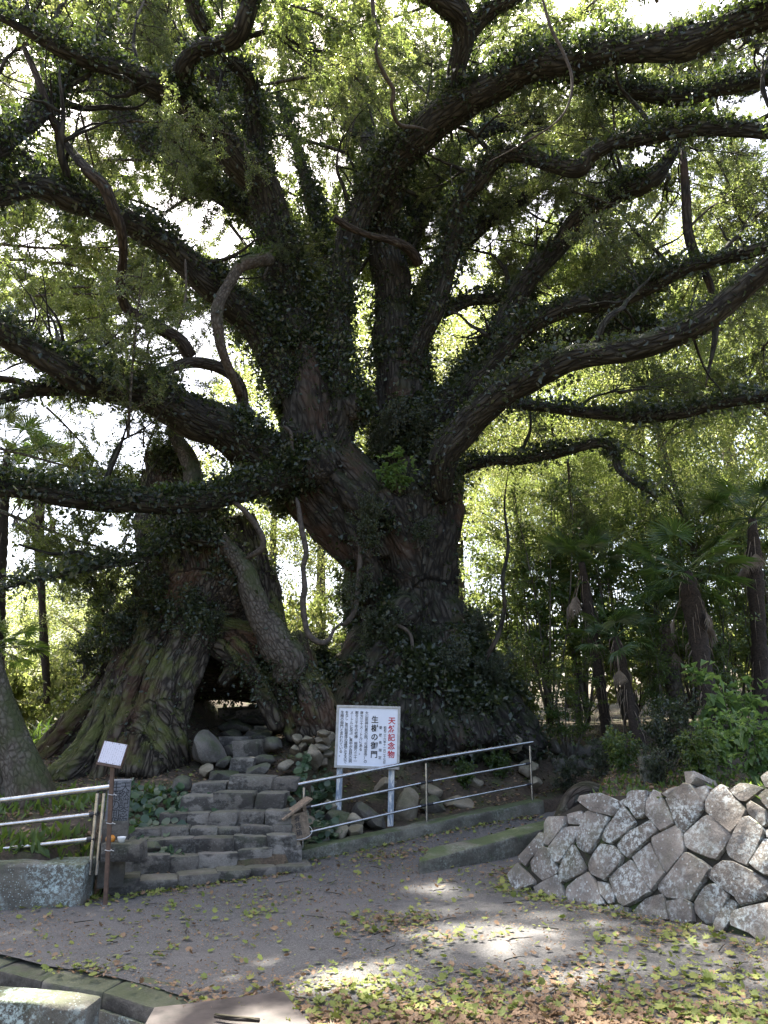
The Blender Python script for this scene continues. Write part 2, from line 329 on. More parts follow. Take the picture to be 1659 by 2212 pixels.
# ------------------------------------------------------------------ terrain
def road_z(x, y):
    x = np.asarray(x, float); y = np.asarray(y, float)
    return .045 * np.clip(x, -7, 7) + .09 * np.maximum(0, y - 9.5) * sstep(-1.5, 1., x) * (y < 60)
WALL = [(3.9, 4.15), (1.36, 7.9), (1.75, 9.4), (2.75, 11.6), (3.3, 13.5), (3.3, 40)]
DITCH_A, DITCH_B = P(-60, 2372, 1)[:2], None
def kerb_y(x):
    return np.interp(x, [-30, -3.25, -3.1, -1.1, -1.05, 2.6, 6], [8.35, 8.35, 8.45, 9.4, 10.2, 12.03, 12.4])
def wall_x(y):
    return np.interp(y, [0, 4.15, 7.9, 9.4, 11.6, 13.5, 40], [6.7, 3.9, 1.36, 1.75, 2.75, 3.3, 3.3])
STAIR_L, STAIR_R = -3.0, -1.1
EDX = [-8, -4.2, -2.91, -2.46, -1.86, -1.54, -1.2, -1.15, 20]; EDY = [7.4, 7.1, 6.32, 5.99, 5.67, 5.45, 5.18, -9, -9]
def ditch(x, y):                       # road edge of the drain: 0 on the road side, 1 in the drain
    e = np.interp(x, EDX, EDY)
    return sstep(.0, .04, e - y)
def ground_z(x, y):
    x = np.asarray(x, float); y = np.asarray(y, float); r = road_z(x, np.minimum(y, 12.5))
    k = kerb_y(x); plat = 1.55 + .75 * np.exp(-((x + 2.9) / 1.5) ** 2) * sstep(12.4, 15.4, y) + .03 * np.maximum(0, y - 14) + .10 * np.maximum(0, x - 3) * sstep(14, 24, y) - .16 * np.clip(-4 - x, 0, 8) * sstep(9, 14, y)
    stair = (x > STAIR_L - .3) & (x < STAIR_R + .2)
    d = y - k
    tr = np.interp(d, [0, .6, 1.35, 2.6], [0, .03, .55, 1.]); tl = np.interp(d, [0, .3, 3., 5.5], [0, .1, .42, 1.]); lf = sstep(-2.6, -3.4, x)
    ks = r + np.where(x < -3, .44, .13); hb = np.where(d > 0, ks + (plat - ks) * (tr * (1 - lf) + tl * lf), r)
    ys = y - .42 * np.clip(x + 2.9, 0, 1.9) * (1 - sstep(8.6, 10.3, y))
    st = np.interp(ys, [8.3, 8.5, 8.78, 9.08, 9.36, 9.64, 9.95, 10.35, 11.5, 12.2, 14.8, 16.5, 200], [-.2, -.2, -.04, .1, .2, .33, .5, .68, .88, 1.08, 1.72, 2.1, 2.3])
    w = sstep(STAIR_L - .6, STAIR_L - .1, x) * (1 - sstep(STAIR_R - .12, STAIR_R + .06, x)) * sstep(8.0, 8.2, y) * (1 - sstep(16, 18, y))
    hb = hb * (1 - w) + np.where(y > 8.0, st, hb) * w
    wx = wall_x(y); terr = np.interp(y, [3, 6.1, 7.1, 7.56, 7.9, 8.3, 9.6, 12, 14, 20], [1.2, 1.12, .98, .88, .72, .72, .8, 1.05, 1.5, 1.6]) + .05 * np.clip(x - wx - .5, 0, 6)
    terr = np.where(y > 12, np.maximum(terr, hb), terr)
    m = sstep(.12, np.where(y > 7.5, .8, .42), x - wx) * sstep(2., 3.5, y)
    z = hb * (1 - m) + terr * m
    z = z + .05 * fbm(np.stack([x.ravel() * .9, y.ravel() * .9, 0 * x.ravel()], 1), 3, 3).reshape(x.shape) * sstep(.1, .8, y - k) * (1 - w * .7)
    return z
def grid_mesh(name, xs, ys, zf, keep=None, warp=None):
    X, Y = np.meshgrid(xs, ys); Y0 = Y; Y = warp(X, Y) if warp else Y; Z = zf(X, Y); v = np.stack([X, Y, Z], -1).reshape(-1, 3); nx = len(xs)
    i, j = np.meshgrid(np.arange(nx - 1), np.arange(len(ys) - 1)); a = (j * nx + i).ravel()
    q = np.stack([a, a + 1, a + 1 + nx, a + nx], 1)
    if keep is not None:
        c = v[q].mean(1); q = q[keep(c[:, 0], c[:, 1])]
    me = rawmesh(name, v, q); return me
def graded(lo, a, b, hi, fine, n):
    u = np.linspace(0, 1, n) ** 2.2
    return np.concatenate([(a - (a - lo) * u)[::-1][:-1], np.arange(a, b, fine), b + (hi - b) * u])
gx = graded(-400, -8, 9, 400, .09, 30); gy = graded(-300, 3.0, 17.5, 500, .09, 34)
def gz_sheet(X, Y):
    z = ground_z(X, Y); onroad = (Y < kerb_y(X) + .02) & (X < wall_x(Y) + .16)
    z = np.where(onroad, z - .05, z); return z - .55 * ditch(X, Y) * (Y > 1.5)
tag(obj('ground', grid_mesh('ground', gx, gy, gz_sheet), M['soil']), 'brown woodland soil with moss and litter', kind='structure')
def road_edge(X, Y):
    e = np.interp(X, EDX, EDY) + .14; return np.where((Y < e) & (Y > e - .6), e, Y)
rx = graded(-40, -5, 4.2, 40, .07, 16); ry = np.concatenate([np.linspace(-30, 3, 16)[:-1], np.arange(3, 13.2, .07)])
def rz_sheet(X, Y):
    n = fbm(np.stack([X.ravel() * 1.3, Y.ravel() * 1.3, 0 * X.ravel()], 1), 2, 9).reshape(X.shape)
    return road_z(X, Y) + .012 * n
tag(obj('road', grid_mesh('road', rx, ry, rz_sheet, lambda x, y: (y < kerb_y(x) + .12) & (x < wall_x(y) + .2) & (y > np.interp(x, EDX, EDY) + .145), road_edge), M['asphalt']), 'grey worn asphalt lane in front of the steps', kind='structure')

# ------------------------------------------------------------------ the giant camphor tree
giant = tag(empty('camphor_tree', tuple(P(800, 1560, 13.8))), 'enormous ancient camphor tree with hollow archway trunk and ivy-covered limbs', 'tree')
GINV = Matrix.Translation(-Vector(giant.location))
def gpart(o): o.parent = giant; o.matrix_parent_inverse = GINV; return o
def trace(rows, step=.09):
    """rows of (u, v, width in pixels, distance) -> centre line and radii"""
    q = [list(P(u, v, Y)) + [w * .5 * MPP(u, v, Y)] for u, v, w, Y in rows]; s = spline(q, step); return s[:, :3], np.maximum(s[:, 3], .012)
def strands(mb, c, r, k, seed, frac=.34, amp=.85):
    g = np.random.default_rng(seed); t, n, b = frames(c); m = len(c); L = np.arange(m) / max(1, m - 1)
    for j in range(k):
        a = 2 * np.pi * (j + g.uniform(-.3, .3)) / k + g.uniform(-1.2, 1.2) * L + .5 * np.sin(L * g.uniform(3, 7) + g.uniform(0, 6))
        rr = r * amp * (1 + .08 * np.sin(L * g.uniform(4, 12) + g.uniform(0, 6)))
        cc = c + n * (np.cos(a) * rr)[:, None] + b * (np.sin(a) * rr)[:, None]
        i0 = int(m * g.uniform(0, .15)); i1 = m - int(m * g.uniform(0, .12))
        if i1 - i0 < 4: i0, i1 = 0, m
        mb.tube(cc[i0:i1], (r * frac * g.uniform(.6, 1.15))[i0:i1], 8)
def flow(v, curves):
    PT, T, N, B, L = [], [], [], [], []
    for k, c in enumerate(curves):
        t, n, b = frames(c); PT.append(c); T.append(t); N.append(n); B.append(b); L.append(np.concatenate([[0], np.cumsum(np.linalg.norm(np.diff(c, axis=0), axis=1))]) + 9.3 * k)
    PT, T, N, B, L = map(np.concatenate, (PT, T, N, B, L)); out = np.zeros_like(v)
    for a in range(0, len(v), 4000):
        w = v[a:a + 4000]; i = ((w[:, None] - PT[None]) ** 2).sum(-1).argmin(1); d = w - PT[i]
        out[a:a + 4000] = np.stack([(d * N[i]).sum(1), (d * B[i]).sum(1), L[i] + (d * T[i]).sum(1)], 1)
    return out
def remeshed(name, mb, voxel, mats, disp, seed, curves):
    me = mb.mesh(name + '_raw'); o = bpy.data.objects.new(name + '_raw', me); COL.objects.link(o)
    md = o.modifiers.new('r', 'REMESH'); md.mode = 'VOXEL'; md.voxel_size = voxel
    dg = bpy.context.evaluated_depsgraph_get(); m2 = bpy.data.meshes.new_from_object(o.evaluated_get(dg)); m2.name = name
    bpy.data.objects.remove(o); bpy.data.meshes.remove(me)
    n = len(m2.vertices); v = np.zeros(n * 3, np.float32); m2.vertices.foreach_get('co', v); v = v.reshape(-1, 3).astype(float)
    nr = np.zeros(n * 3, np.float32); m2.vertex_normals.foreach_get('vector', nr); nr = nr.reshape(-1, 3)
    bk = flow(v, curves); d = disp * (1.1 * fbm(v * 1.5, 3, seed) + 1.0 * (1 - 2 * np.abs(fbm(bk * np.array([6.5, 6.5, .9]), 2, seed + 3))) + .4 * fbm(bk * np.array([15, 15, 2.2]), 2, seed + 6))
    v = v + nr * d[:, None]; m2.vertices.foreach_set('co', v.ravel().astype(np.float32))
    at = m2.attributes.new('bk', 'FLOAT_VECTOR', 'POINT'); at.data.foreach_set('vector', bk.ravel().astype(np.float32))
    m2.materials.clear(); return obj(name, m2, mats)
# right hand trunk mass with its fused stems and root flare
mb = MB()
TR = [
 ([(890, 1680, 330, 14.2), (885, 1560, 330, 14.2), (888, 1440, 260, 14.2), (885, 1320, 205, 14.2), (875, 1200, 215, 14.1), (852, 1110, 230, 14.0), (845, 1050, 190, 14.0)], 9),
 ([(850, 1370, 170, 14.1), (820, 1250, 140, 14.0), (752, 1140, 145, 13.9), (688, 1060, 150, 13.8), (645, 1000, 140, 13.8)], 7),
 ([(850, 1200, 190, 13.9), (785, 1090, 180, 13.8), (705, 1000, 150, 13.8), (680, 910, 140, 13.8), (657, 825, 125, 13.9), (640, 760, 110, 14.0)], 8),
 ([(895, 1230, 190, 14.2), (890, 1080, 165, 14.3), (880, 960, 145, 14.4), (872, 860, 125, 14.4), (866, 770, 110, 14.5)], 7),
 ([(930, 1330, 160, 14.0), (970, 1430, 160, 13.8), (1025, 1510, 150, 13.6), (1090, 1575, 120, 13.4), (1160, 1630, 80, 13.2)], 6),
 ([(835, 1400, 160, 13.6), (785, 1460, 140, 13.4), (745, 1540, 130, 13.2), (742, 1640, 120, 13.0)], 6),
 ([(870, 1440, 220, 13.6), (860, 1550, 260, 13.3), (860, 1660, 280, 13.0)], 8),
 ([(950, 1400, 170, 13.8), (968, 1520, 200, 13.4), (1010, 1640, 220, 13.0)], 6),
 ([(960, 1060, 70, 13.6), (955, 1120, 100, 13.8), (930, 1200, 110, 14.0)], 4),
 ([(760, 1470, 120, 13.8), (690, 1460, 90, 13.7), (640, 1470, 80, 13.5), (600, 1490, 70, 13.6)], 3),
]
for k, (rows, n) in enumerate(TR):
    c, r = trace(rows, .15); mb.tube(c, r * .9, 12, .1, k); strands(mb, c, r, n, 100 + k, .34, .72)
for k, (u, v, w, Y) in enumerate([(765, 880, 62, 13.3), (640, 960, 90, 13.4), (690, 1010, 70, 13.1), (930, 1060, 60, 13.5), (865, 1330, 90, 13.2)]):
    c, r = trace([(u - w * .2, v + w * .4, w * .8, Y + .2), (u, v, w, Y), (u + w * .15, v - w * .4, w * .7, Y + .2)], .1); mb.tube(c, r, 10, .15, 40 + k)
trunk_r = gpart(remeshed('trunk', mb, .052, M['bark'], .06, 11, [trace(rows, .15)[0] for rows, n in TR])); trunk_r['label'] = 'massive ivy-clad trunk of dark furrowed bark'
# hollow left trunk with the archway
mb = MB()
TL = [
 ([(352, 985, 60, 13.7), (362, 1060, 120, 13.7), (400, 1140, 190, 13.6), (430, 1240, 230, 13.5), (425, 1330, 230, 13.5), (415, 1400, 190, 13.4)], 10),
 ([(520, 1120, 70, 13.9), (545, 1220, 80, 13.9), (560, 1310, 80, 13.8), (585, 1390, 90, 13.6), (625, 1450, 100, 13.4)], 5),
 ([(380, 1270, 160, 13.4), (335, 1390, 150, 13.1), (290, 1490, 130, 12.8), (235, 1590, 110, 12.4), (165, 1670, 85, 11.9), (70, 1735, 50, 11.4)], 10),
 ([(432, 1330, 100, 12.9), (395, 1420, 95, 12.6), (358, 1510, 110, 12.3), (332, 1600, 120, 12.0), (305, 1690, 120, 11.7)], 11),
 ([(350, 1430, 130, 12.9), (300, 1530, 120, 12.5), (262, 1620, 100, 12.1), (235, 1720, 80, 11.7)], 9),
 ([(405, 1370, 100, 13.1), (470, 1368, 80, 13.1), (545, 1385, 70, 13.1), (615, 1425, 75, 13.1)], 5),
 ([(610, 1390, 90, 13.0), (655, 1480, 95, 12.9), (682, 1535, 95, 12.7), (700, 1590, 70, 12.6)], 9),
 ([(690, 1470, 120, 13.4), (690, 1560, 130, 13.4), (690, 1660, 120, 13.4)], 4),
 ([(370, 1440, 150, 14.2), (345, 1540, 120, 14.3), (345, 1660, 100, 14.3)], 4),
 ([(380, 1440, 160, 14.3), (470, 1450, 130, 14.6), (560, 1455, 120, 14.6), (640, 1470, 100, 14.6), (700, 1510, 120, 14.6), (700, 1650, 140, 14.6)], 4),
 ([(340, 1570, 70, 11.95), (370, 1620, 70, 11.9), (385, 1660, 50, 12.0), (372, 1690, 50, 12.0)], 4),
 ([(500, 1395, 44, 12.9), (545, 1445, 40, 12.8), (578, 1510, 32, 12.75), (600, 1570, 22, 12.7)], 4),
 ([(455, 1385, 40, 12.95), (505, 1430, 32, 12.9), (480, 1475, 20, 12.9)], 3),
 ([(600, 1420, 46, 12.9), (590, 1480, 36, 12.85), (625, 1530, 34, 12.8), (640, 1590, 26, 12.75)], 4),
 ([(300, 1400, 90, 13.6), (230, 1500, 90, 13.5), (150, 1590, 80, 13.2), (90, 1650, 60, 13.0)], 5),
]
for k, (rows, n) in enumerate(TL):
    c, r = trace(rows, .1); mb.tube(c, r * .84, 12, .14, 60 + k); strands(mb, c, r, n, 200 + k, .26, .8)
trunk_l = gpart(remeshed('trunk', mb, .04, M['deadwood'], .075, 23, [trace(rows, .1)[0] for rows, n in TL])); trunk_l['label'] = 'hollow mossy dead-wood trunk forming an archway'
# limbs: (rows, material)
LIMBS = {
 'A1': ([(645, 800, 125, 14.0), (628, 690, 110, 13.9), (610, 580, 90, 13.7), (590, 480, 85, 13.4), (555, 400, 80, 13.0), (515, 350, 74, 12.6), (450, 270, 70, 12.0), (385, 213, 64, 11.4), (310, 165, 54, 10.8), (215, 135, 48, 10.2), (140, 110, 36, 9.8), (60, 70, 24, 9.5), (-40, 20, 14, 9.2)], 'bark'),
 'A2': ([(405, 232, 48, 11.5), (393, 185, 44, 11.3), (398, 140, 44, 11.0), (435, 105, 44, 10.8), (485, 92, 48, 10.6), (515, 70, 48, 10.4), (532, 25, 46, 10.2), (556, -50, 44, 10.0)], 'bark'),
 'A3': ([(560, 400, 46, 13.2), (553, 300, 42, 13.0), (547, 210, 42, 12.6), (540, 165, 42, 12.3), (500, 128, 40, 12.0), (468, 95, 38, 11.8), (430, 40, 36, 11.4), (400, -40, 34, 11)], 'bark'),
 'A4': ([(560, 300, 52, 13.6), (520, 215, 60, 14), (440, 145, 62, 14.2), (350, 85, 60, 14.3), (270, 25, 55, 14.3), (190, -30, 48, 14.3)], 'bark'),
 'B': ([(640, 860, 110, 13.8), (592, 765, 95, 13.6), (545, 695, 85, 13.3), (500, 648, 80, 12.9), (435, 598, 75, 12.4), (380, 548, 70, 12.0), (300, 487, 68, 11.4), (230, 455, 66, 10.9), (150, 428, 66, 10.4), (65, 400, 72, 9.9), (-20, 420, 66, 9.5), (-100, 430, 50, 9.2)], 'bark'),
 'B2': ([(95, 400, 60, 10.1), (60, 350, 50, 10.2), (20, 335, 46, 10.1), (-60, 300, 40, 10.0)], 'bark'),
 'B3': ([(-70, 330, 80, 9.0), (0, 305, 72, 9.3), (75, 250, 58, 9.8), (130, 195, 46, 10.2), (170, 140, 28, 10.4), (230, 70, 14, 10.6), (260, 0, 6, 10.8)], 'bark'),
 'C': ([(590, 510, 62, 14.1), (530, 447, 60, 14.3), (465, 413, 56, 14.5), (400, 365, 55, 14.8), (325, 310, 54, 15.1), (280, 268, 50, 15.3), (240, 220, 44, 15.5), (185, 165, 38, 15.8), (100, 80, 28, 16), (0, 0, 18, 16), (-60, -50, 10, 16)], 'bark'),
 'D': ([(52, 104, 13, 9.6), (80, 165, 16, 9.7), (100, 220, 17, 9.8), (120, 270, 18, 10.0), (150, 320, 20, 10.2), (190, 370, 24, 9.9), (225, 400, 27, 10.0), (246, 450, 25, 10.2), (260, 500, 23, 10.5), (266, 560, 20, 11.0), (262, 628, 22, 11.6), (272, 668, 24, 12.0), (302, 687, 24, 12.1), (350, 710, 28, 12.3), (388, 738, 30, 12.5), (412, 776, 30, 12.7)], 'redbark'),
 'E': ([(530, 900, 34, 13.2), (524, 876, 30, 13.2), (515, 831, 28, 13.1), (480, 797, 28, 12.9), (435, 781, 27, 12.7), (395, 786, 25, 12.4), (350, 806, 22, 12.1), (300, 812, 21, 11.8), (225, 813, 20, 11.4), (175, 831, 19, 11.1), (100, 836, 18, 10.7), (25, 821, 16, 10.4), (-60, 812, 14, 10)], 'redbark'),
 'F': ([(580, 560, 30, 12.9), (552, 563, 29, 12.5), (520, 575, 30, 12.2), (496, 610, 30, 12.1), (471, 665, 33, 12.0), (474, 725, 30, 12.1), (486, 770, 26, 12.3), (505, 815, 22, 12.6), (520, 850, 20, 13.0)], 'palebark'),
 'G': ([(640, 1040, 150, 13.6), (560, 985, 125, 13.3), (500, 955, 108, 13.0), (450, 921, 98, 12.6), (390, 891, 92, 12.1), (320, 858, 86, 11.6), (250, 834, 80, 11.1), (175, 807, 75, 10.6), (115, 780, 72, 10.2), (50, 742, 66, 9.8), (0, 714, 60, 9.5), (-70, 680, 56, 9.2)], 'bark'),
 'H': ([(250, 842, 45, 11.2), (180, 840, 36, 11.0), (120, 842, 32, 10.8), (60, 846, 30, 10.5), (0, 862, 27, 10.2), (-50, 880, 24, 10)], 'bark'),
 'I': ([(720, 1000, 90, 13.5), (640, 1018, 76, 13.2), (580, 1038, 66, 12.9), (500, 1062, 60, 12.5), (430, 1080, 56, 12.1), (350, 1088, 53, 11.7), (250, 1080, 54, 11.2), (150, 1072, 52, 10.7), (60, 1062, 50, 10.3), (0, 1056, 48, 10.0), (-80, 1050, 44, 9.6)], 'bark'),
 'J': ([(470, 1170, 34, 12.6), (425, 1163, 32, 12.5), (385, 1153, 30, 12.4), (358, 1160, 28, 12.2), (328, 1195, 22, 12.0), (280, 1213, 20, 11.8), (215, 1223, 15, 11.4), (150, 1238, 12, 11.0), (75, 1253, 10, 10.6), (0, 1273, 9, 10.2), (-40, 1285, 8, 10)], 'bark'),
 'J2': ([(250, 1216, 14, 11.6), (205, 1205, 13, 11.5), (165, 1193, 11, 11.4), (110, 1196, 9, 11.2), (40, 1175, 7, 11)], 'bark'),
 'K': ([(370, 925, 38, 13.4), (388, 960, 42, 13.3), (408, 1005, 46, 13.1), (418, 1055, 46, 13.0), (432, 1110, 46, 12.9), (470, 1160, 50, 12.8), (510, 1200, 56, 12.7), (537, 1240, 60, 12.65), (548, 1290, 62, 12.6), (566, 1340, 72, 12.6), (598, 1390, 86, 12.6), (618, 1430, 94, 12.6), (612, 1475, 66, 12.7)], 'palebark'),
 'K2': ([(445, 1135, 26, 12.8), (400, 1135, 26, 12.9), (365, 1118, 22, 13), (335, 1105, 18, 13.1)], 'palebark'),
 'L': ([(705, 1000, 90, 13.7), (730, 935, 80, 13.5), (742, 870, 70, 13.4), (733, 780, 58, 13.4), (730, 700, 60, 13.5), (736, 620, 64, 13.6), (752, 540, 66, 13.6), (778, 470, 66, 13.5), (815, 405, 70, 13.3), (850, 355, 74, 13.1), (900, 305, 76, 12.8), (970, 237, 76, 12.3), (1050, 183, 72, 11.8), (1130, 148, 70, 11.4), (1230, 122, 68, 10.9), (1350, 112, 66, 10.4), (1430, 112, 72, 10.1), (1480, 105, 84, 9.9), (1520, 85, 74, 9.7), (1575, 55, 68, 9.5), (1660, 28, 72, 9.2), (1760, 0, 70, 8.9)], 'bark'),
 'M': ([(866, 800, 118, 14.5), (856, 700, 108, 14.5), (842, 610, 96, 14.3), (828, 530, 88, 14.1), (825, 460, 82, 13.9), (840, 390, 80, 13.5), (870, 335, 70, 13.2)], 'bark'),
 'O': ([(975, 240, 52, 12.3), (984, 190, 50, 12.1), (990, 130, 52, 11.8), (1000, 80, 58, 11.5), (985, 35, 66, 11.2), (930, -10, 64, 10.8), (870, -60, 55, 10.4)], 'bark'),
 'O2': ([(1005, 75, 48, 11.5), (1040, 40, 44, 11.4), (1090, 10, 36, 11.2), (1150, -30, 34, 11)], 'bark'),
 'Pb': ([(880, 820, 56, 14.2), (905, 745, 52, 14.0), (935, 680, 48, 13.8), (963, 605, 46, 13.6), (975, 515, 46, 13.4), (992, 445, 46, 13.1), (1030, 390, 44, 12.8), (1062, 347, 42, 12.6), (1115, 330, 40, 12.3), (1180, 343, 38, 12.0), (1252, 362, 42, 11.7), (1277, 338, 38, 11.6), (1330, 307, 36, 11.3), (1390, 297, 36, 11.0), (1450, 283, 38, 10.7), (1530, 275, 36, 10.3), (1660, 285, 36, 9.8), (1740, 290, 34, 9.5)], 'bark'),
 'Q': ([(900, 680, 46, 14.9), (950, 585, 46, 14.9), (1000, 525, 46, 14.9), (1055, 477, 44, 14.9), (1110, 440, 42, 14.9), (1165, 398, 38, 14.9), (1230, 350, 30, 14.9), (1320, 310, 22, 14.9), (1430, 250, 12, 14.9), (1520, 210, 5, 14.9)], 'bark'),
 'R': ([(990, 850, 60, 14.2), (1060, 750, 52, 14.2), (1110, 645, 52, 14.1), (1160, 588, 52, 13.9), (1200, 540, 48, 13.7), (1250, 478, 48, 13.4), (1330, 425, 44, 13.1), (1400, 388, 46, 12.8), (1432, 352, 36, 12.7), (1470, 300, 22, 12.5), (1530, 230, 12, 12.3), (1560, 150, 5, 12.1)], 'bark'),
 'R2': ([(1100, 670, 30, 14.3), (1150, 640, 28, 14.5), (1020, 650, 34, 14.4), (960, 670, 40, 14.3)][::-1], 'bark'),
 'S': ([(900, 950, 90, 14.0), (945, 900, 84, 13.9), (1000, 845, 74, 13.8), (1055, 785, 66, 13.6), (1108, 728, 56, 13.4), (1180, 682, 50, 13.2), (1255, 656, 46, 12.9), (1330, 645, 43, 12.6), (1405, 615, 40, 12.3), (1480, 577, 37, 12.0), (1555, 560, 33, 11.7), (1660, 530, 29, 11.3), (1740, 500, 26, 11)], 'bark'),
 'S2': ([(1060, 800, 34, 13.7), (1130, 775, 34, 13.8), (1200, 745, 34, 14.0), (1290, 725, 30, 14.2), (1400, 705, 22, 14.4), (1480, 700, 15, 14.6), (1600, 670, 6, 14.8)], 'bark'),
 'T': ([(958, 1075, 50, 13.3), (955, 1030, 62, 13.0), (960, 985, 67, 12.8), (978, 947, 71, 12.6), (1015, 905, 75, 12.4), (1065, 865, 76, 12.1), (1130, 825, 73, 11.8), (1190, 792, 71, 11.5), (1255, 770, 66, 11.2), (1330, 767, 66, 10.9), (1390, 754, 63, 10.6), (1455, 729, 59, 10.3), (1520, 694, 57, 10.0), (1590, 640, 56, 9.7), (1660, 580, 56, 9.4), (1750, 500, 54, 9.1)], 'bark'),
 'U': ([(1010, 900, 30, 13.4), (1080, 872, 26, 13.2), (1180, 881, 27, 12.9), (1255, 891, 29, 12.6), (1330, 896, 31, 12.3), (1405, 901, 33, 12.0), (1470, 893, 33, 11.7), (1530, 876, 31, 11.5), (1580, 866, 29, 11.3), (1660, 856, 29, 11), (1740, 850, 27, 10.7)], 'bark'),
 'V': ([(960, 1040, 40, 13.8), (1000, 1012, 34, 13.7), (1055, 996, 31, 13.5), (1130, 991, 29, 13.3), (1205, 976, 27, 13.1), (1255, 962, 26, 12.9), (1305, 958, 24, 12.8), (1326, 985, 21, 12.7), (1336, 1015, 17, 12.6), (1365, 1040, 12, 12.5), (1420, 1075, 6, 12.4)], 'bark'),
 'X': ([(880, 560, 44, 14.9), (905, 480, 40, 15.1), (948, 400, 38, 15.4), (975, 335, 37, 15.6), (1040, 287, 36, 15.8), (1120, 262, 32, 16), (1220, 250, 24, 16.2), (1330, 215, 14, 16.4), (1420, 170, 6, 16.6)], 'bark'),
 'Z': ([(1110, 175, 40, 12.2), (1200, 165, 38, 12.4), (1290, 172, 36, 12.4), (1380, 195, 38, 12.3), (1480, 213, 40, 12.1), (1560, 192, 40, 11.9), (1660, 165, 42, 11.6), (1750, 150, 40, 11.4)], 'bark'),
 'Y': ([(880, 500, 40, 15.2), (830, 380, 38, 15.8), (790, 300, 36, 16.2), (750, 237, 35, 16.5), (715, 187, 35, 16.7), (675, 140, 35, 16.9), (645, 90, 35, 17), (622, 0, 36, 17), (610, -60, 36, 17)], 'palebark'),
 'AA': ([(700, 870, 50, 14.8), (690, 770, 48, 15.1), (695, 690, 44, 15.4), (690, 560, 40, 15.7), (670, 430, 32, 16), (640, 320, 22, 16.3), (600, 200, 10, 16.6)], 'palebark'),
}
LIMB_MESH = []
for k, (nm, (rows, mt)) in enumerate(LIMBS.items()):
    c, r = trace(rows, .075); r = r * (.86 if mt == 'bark' else .8 if nm == 'K' else .93); g = np.random.default_rng(300 + k)
    wob = np.stack([fbm(np.stack([np.arange(len(c)) * .09 + 9 * k, np.full(len(c), j * 5.), np.zeros(len(c))], 1), 2, k) for j in range(3)], 1)
    c = c + wob * (r * .35)[:, None] * sstep(0, 12, np.arange(len(c)))[:, None]
    m_ = MB(); m_.tube(c, r, 24 if r.max() > .12 else 10, .26 if nm == 'K' else .23, 400 + k)
    o = gpart(m_.build('limb', M['limbbark' if mt == 'bark' else mt])); LIMB_MESH.append((nm, c, r, mt))
# dead snag and broken stubs
m_ = MB(); c, r = trace([(722, 470, 18, 12.6), (760, 493, 17, 12.8), (800, 508, 15, 13.0), (850, 520, 18, 13.2), (885, 540, 22, 13.5), (905, 570, 20, 13.8)], .06); m_.tube(c, r, 10, .3, 5)
gpart(m_.build('dead_branch', M['redbark']))

# --- bare lianas hanging on the tree (things of their own)
def vine(rows, label, mat='vine', sides=7):
    c, r = trace(rows, .06); r = r * np.interp(np.linspace(0, 1, len(r)), [0, .05, .8, 1], [.6, 1, 1, .3]); m = MB(); m.tube(c, r, sides, .16, len(rows)); o = m.build('hanging_vine', M[mat]); tag(o, label, 'vine'); return o
vine([(640, 1075, 7, 12.9), (645, 1096, 9, 12.7), (651, 1141, 12, 12.6), (661, 1191, 13, 12.5), (655, 1225, 12, 12.5), (658, 1270, 14, 12.5), (654, 1300, 14, 12.5), (659, 1345, 13, 12.5), (668, 1372, 13, 12.5), (690, 1388, 13, 12.5), (708, 1384, 13, 12.6), (722, 1360, 13, 12.7), (738, 1345, 14, 12.8)], 'thick bare grey liana looping down in the gap between the two trunks')
vine([(738, 1350, 10, 12.85), (752, 1342, 12, 12.8), (767, 1315, 12, 12.8), (772, 1270, 11, 12.8), (778, 1200, 10, 12.8), (775, 1130, 8, 13.0)], 'brown liana climbing from the loop up the ivy-clad trunk')
vine([(505, 1085, 10, 12.3), (525, 1100, 12, 12.3), (550, 1131, 13, 12.4), (567, 1161, 13, 12.4), (566, 1184, 12, 12.45), (543, 1200, 12, 12.5), (525, 1210, 10, 12.6)], 'short curved liana bulging out beside the pale leaning limb')
vine([(803, -20, 9, 10.4), (808, 40, 9, 10.5), (818, 75, 8, 10.6), (812, 115, 8, 10.7), (830, 160, 10, 10.9), (850, 195, 10, 11.1), (846, 230, 9, 11.3), (862, 268, 10, 11.7), (900, 275, 10, 12.0), (930, 283, 9, 12.3)], 'dark twisting vine hanging in the open air at the crown centre')
vine([(835, 1345, 8, 12.7), (868, 1355, 9, 12.7), (888, 1375, 8, 12.7), (890, 1420, 8, 12.6), (886, 1450, 8, 12.6), (895, 1475, 7, 12.6)], 'short pale hooked vine on the front of the ivy-clad trunk')
vine([(612, 920, 7, 12.9), (628, 935, 8, 12.9), (632, 970, 8, 12.9), (640, 1000, 8, 13.0), (655, 1020, 7, 13.1)], 'arched brown vine over the reddish bark scar')
vine([(1475, 320, 14, 12.3), (1482, 420, 18, 12.3), (1490, 520, 20, 12.3), (1535, 620, 16, 12.3), (1545, 720, 14, 12.3), (1525, 830, 12, 12.3)], 'long dark creeper dangling between the upper and lower limbs', 'bark')
vine([(1170, -10, 6, 8.6), (1190, 60, 7, 8.7), (1215, 110, 7, 8.8), (1235, 165, 6, 8.9), (1230, 220, 5, 9.0), (1200, 265, 4, 9.1), (1130, 310, 5, 9.3), (1055, 350, 4, 9.5)], 'thin bare twig hanging across the highest limb')
vine([(1030, 1480, 10, 13.1), (1052, 1420, 10, 12.9), (1077, 1370, 10, 12.9), (1090, 1310, 9, 12.9), (1086, 1250, 8, 13.0), (1098, 1180, 7, 13.2), (1090, 1090, 5, 13.5), (1100, 1000, 3, 13.8)], 'smooth curved sapling stem leaning off the root flare', 'bark')
vine([(400, 560, 5, 11.8), (402, 620, 5, 11.8), (398, 660, 6, 11.8), (388, 700, 6, 11.9), (380, 720, 6, 12.0)], 'thin straight vine hanging under the upper mossy limb')

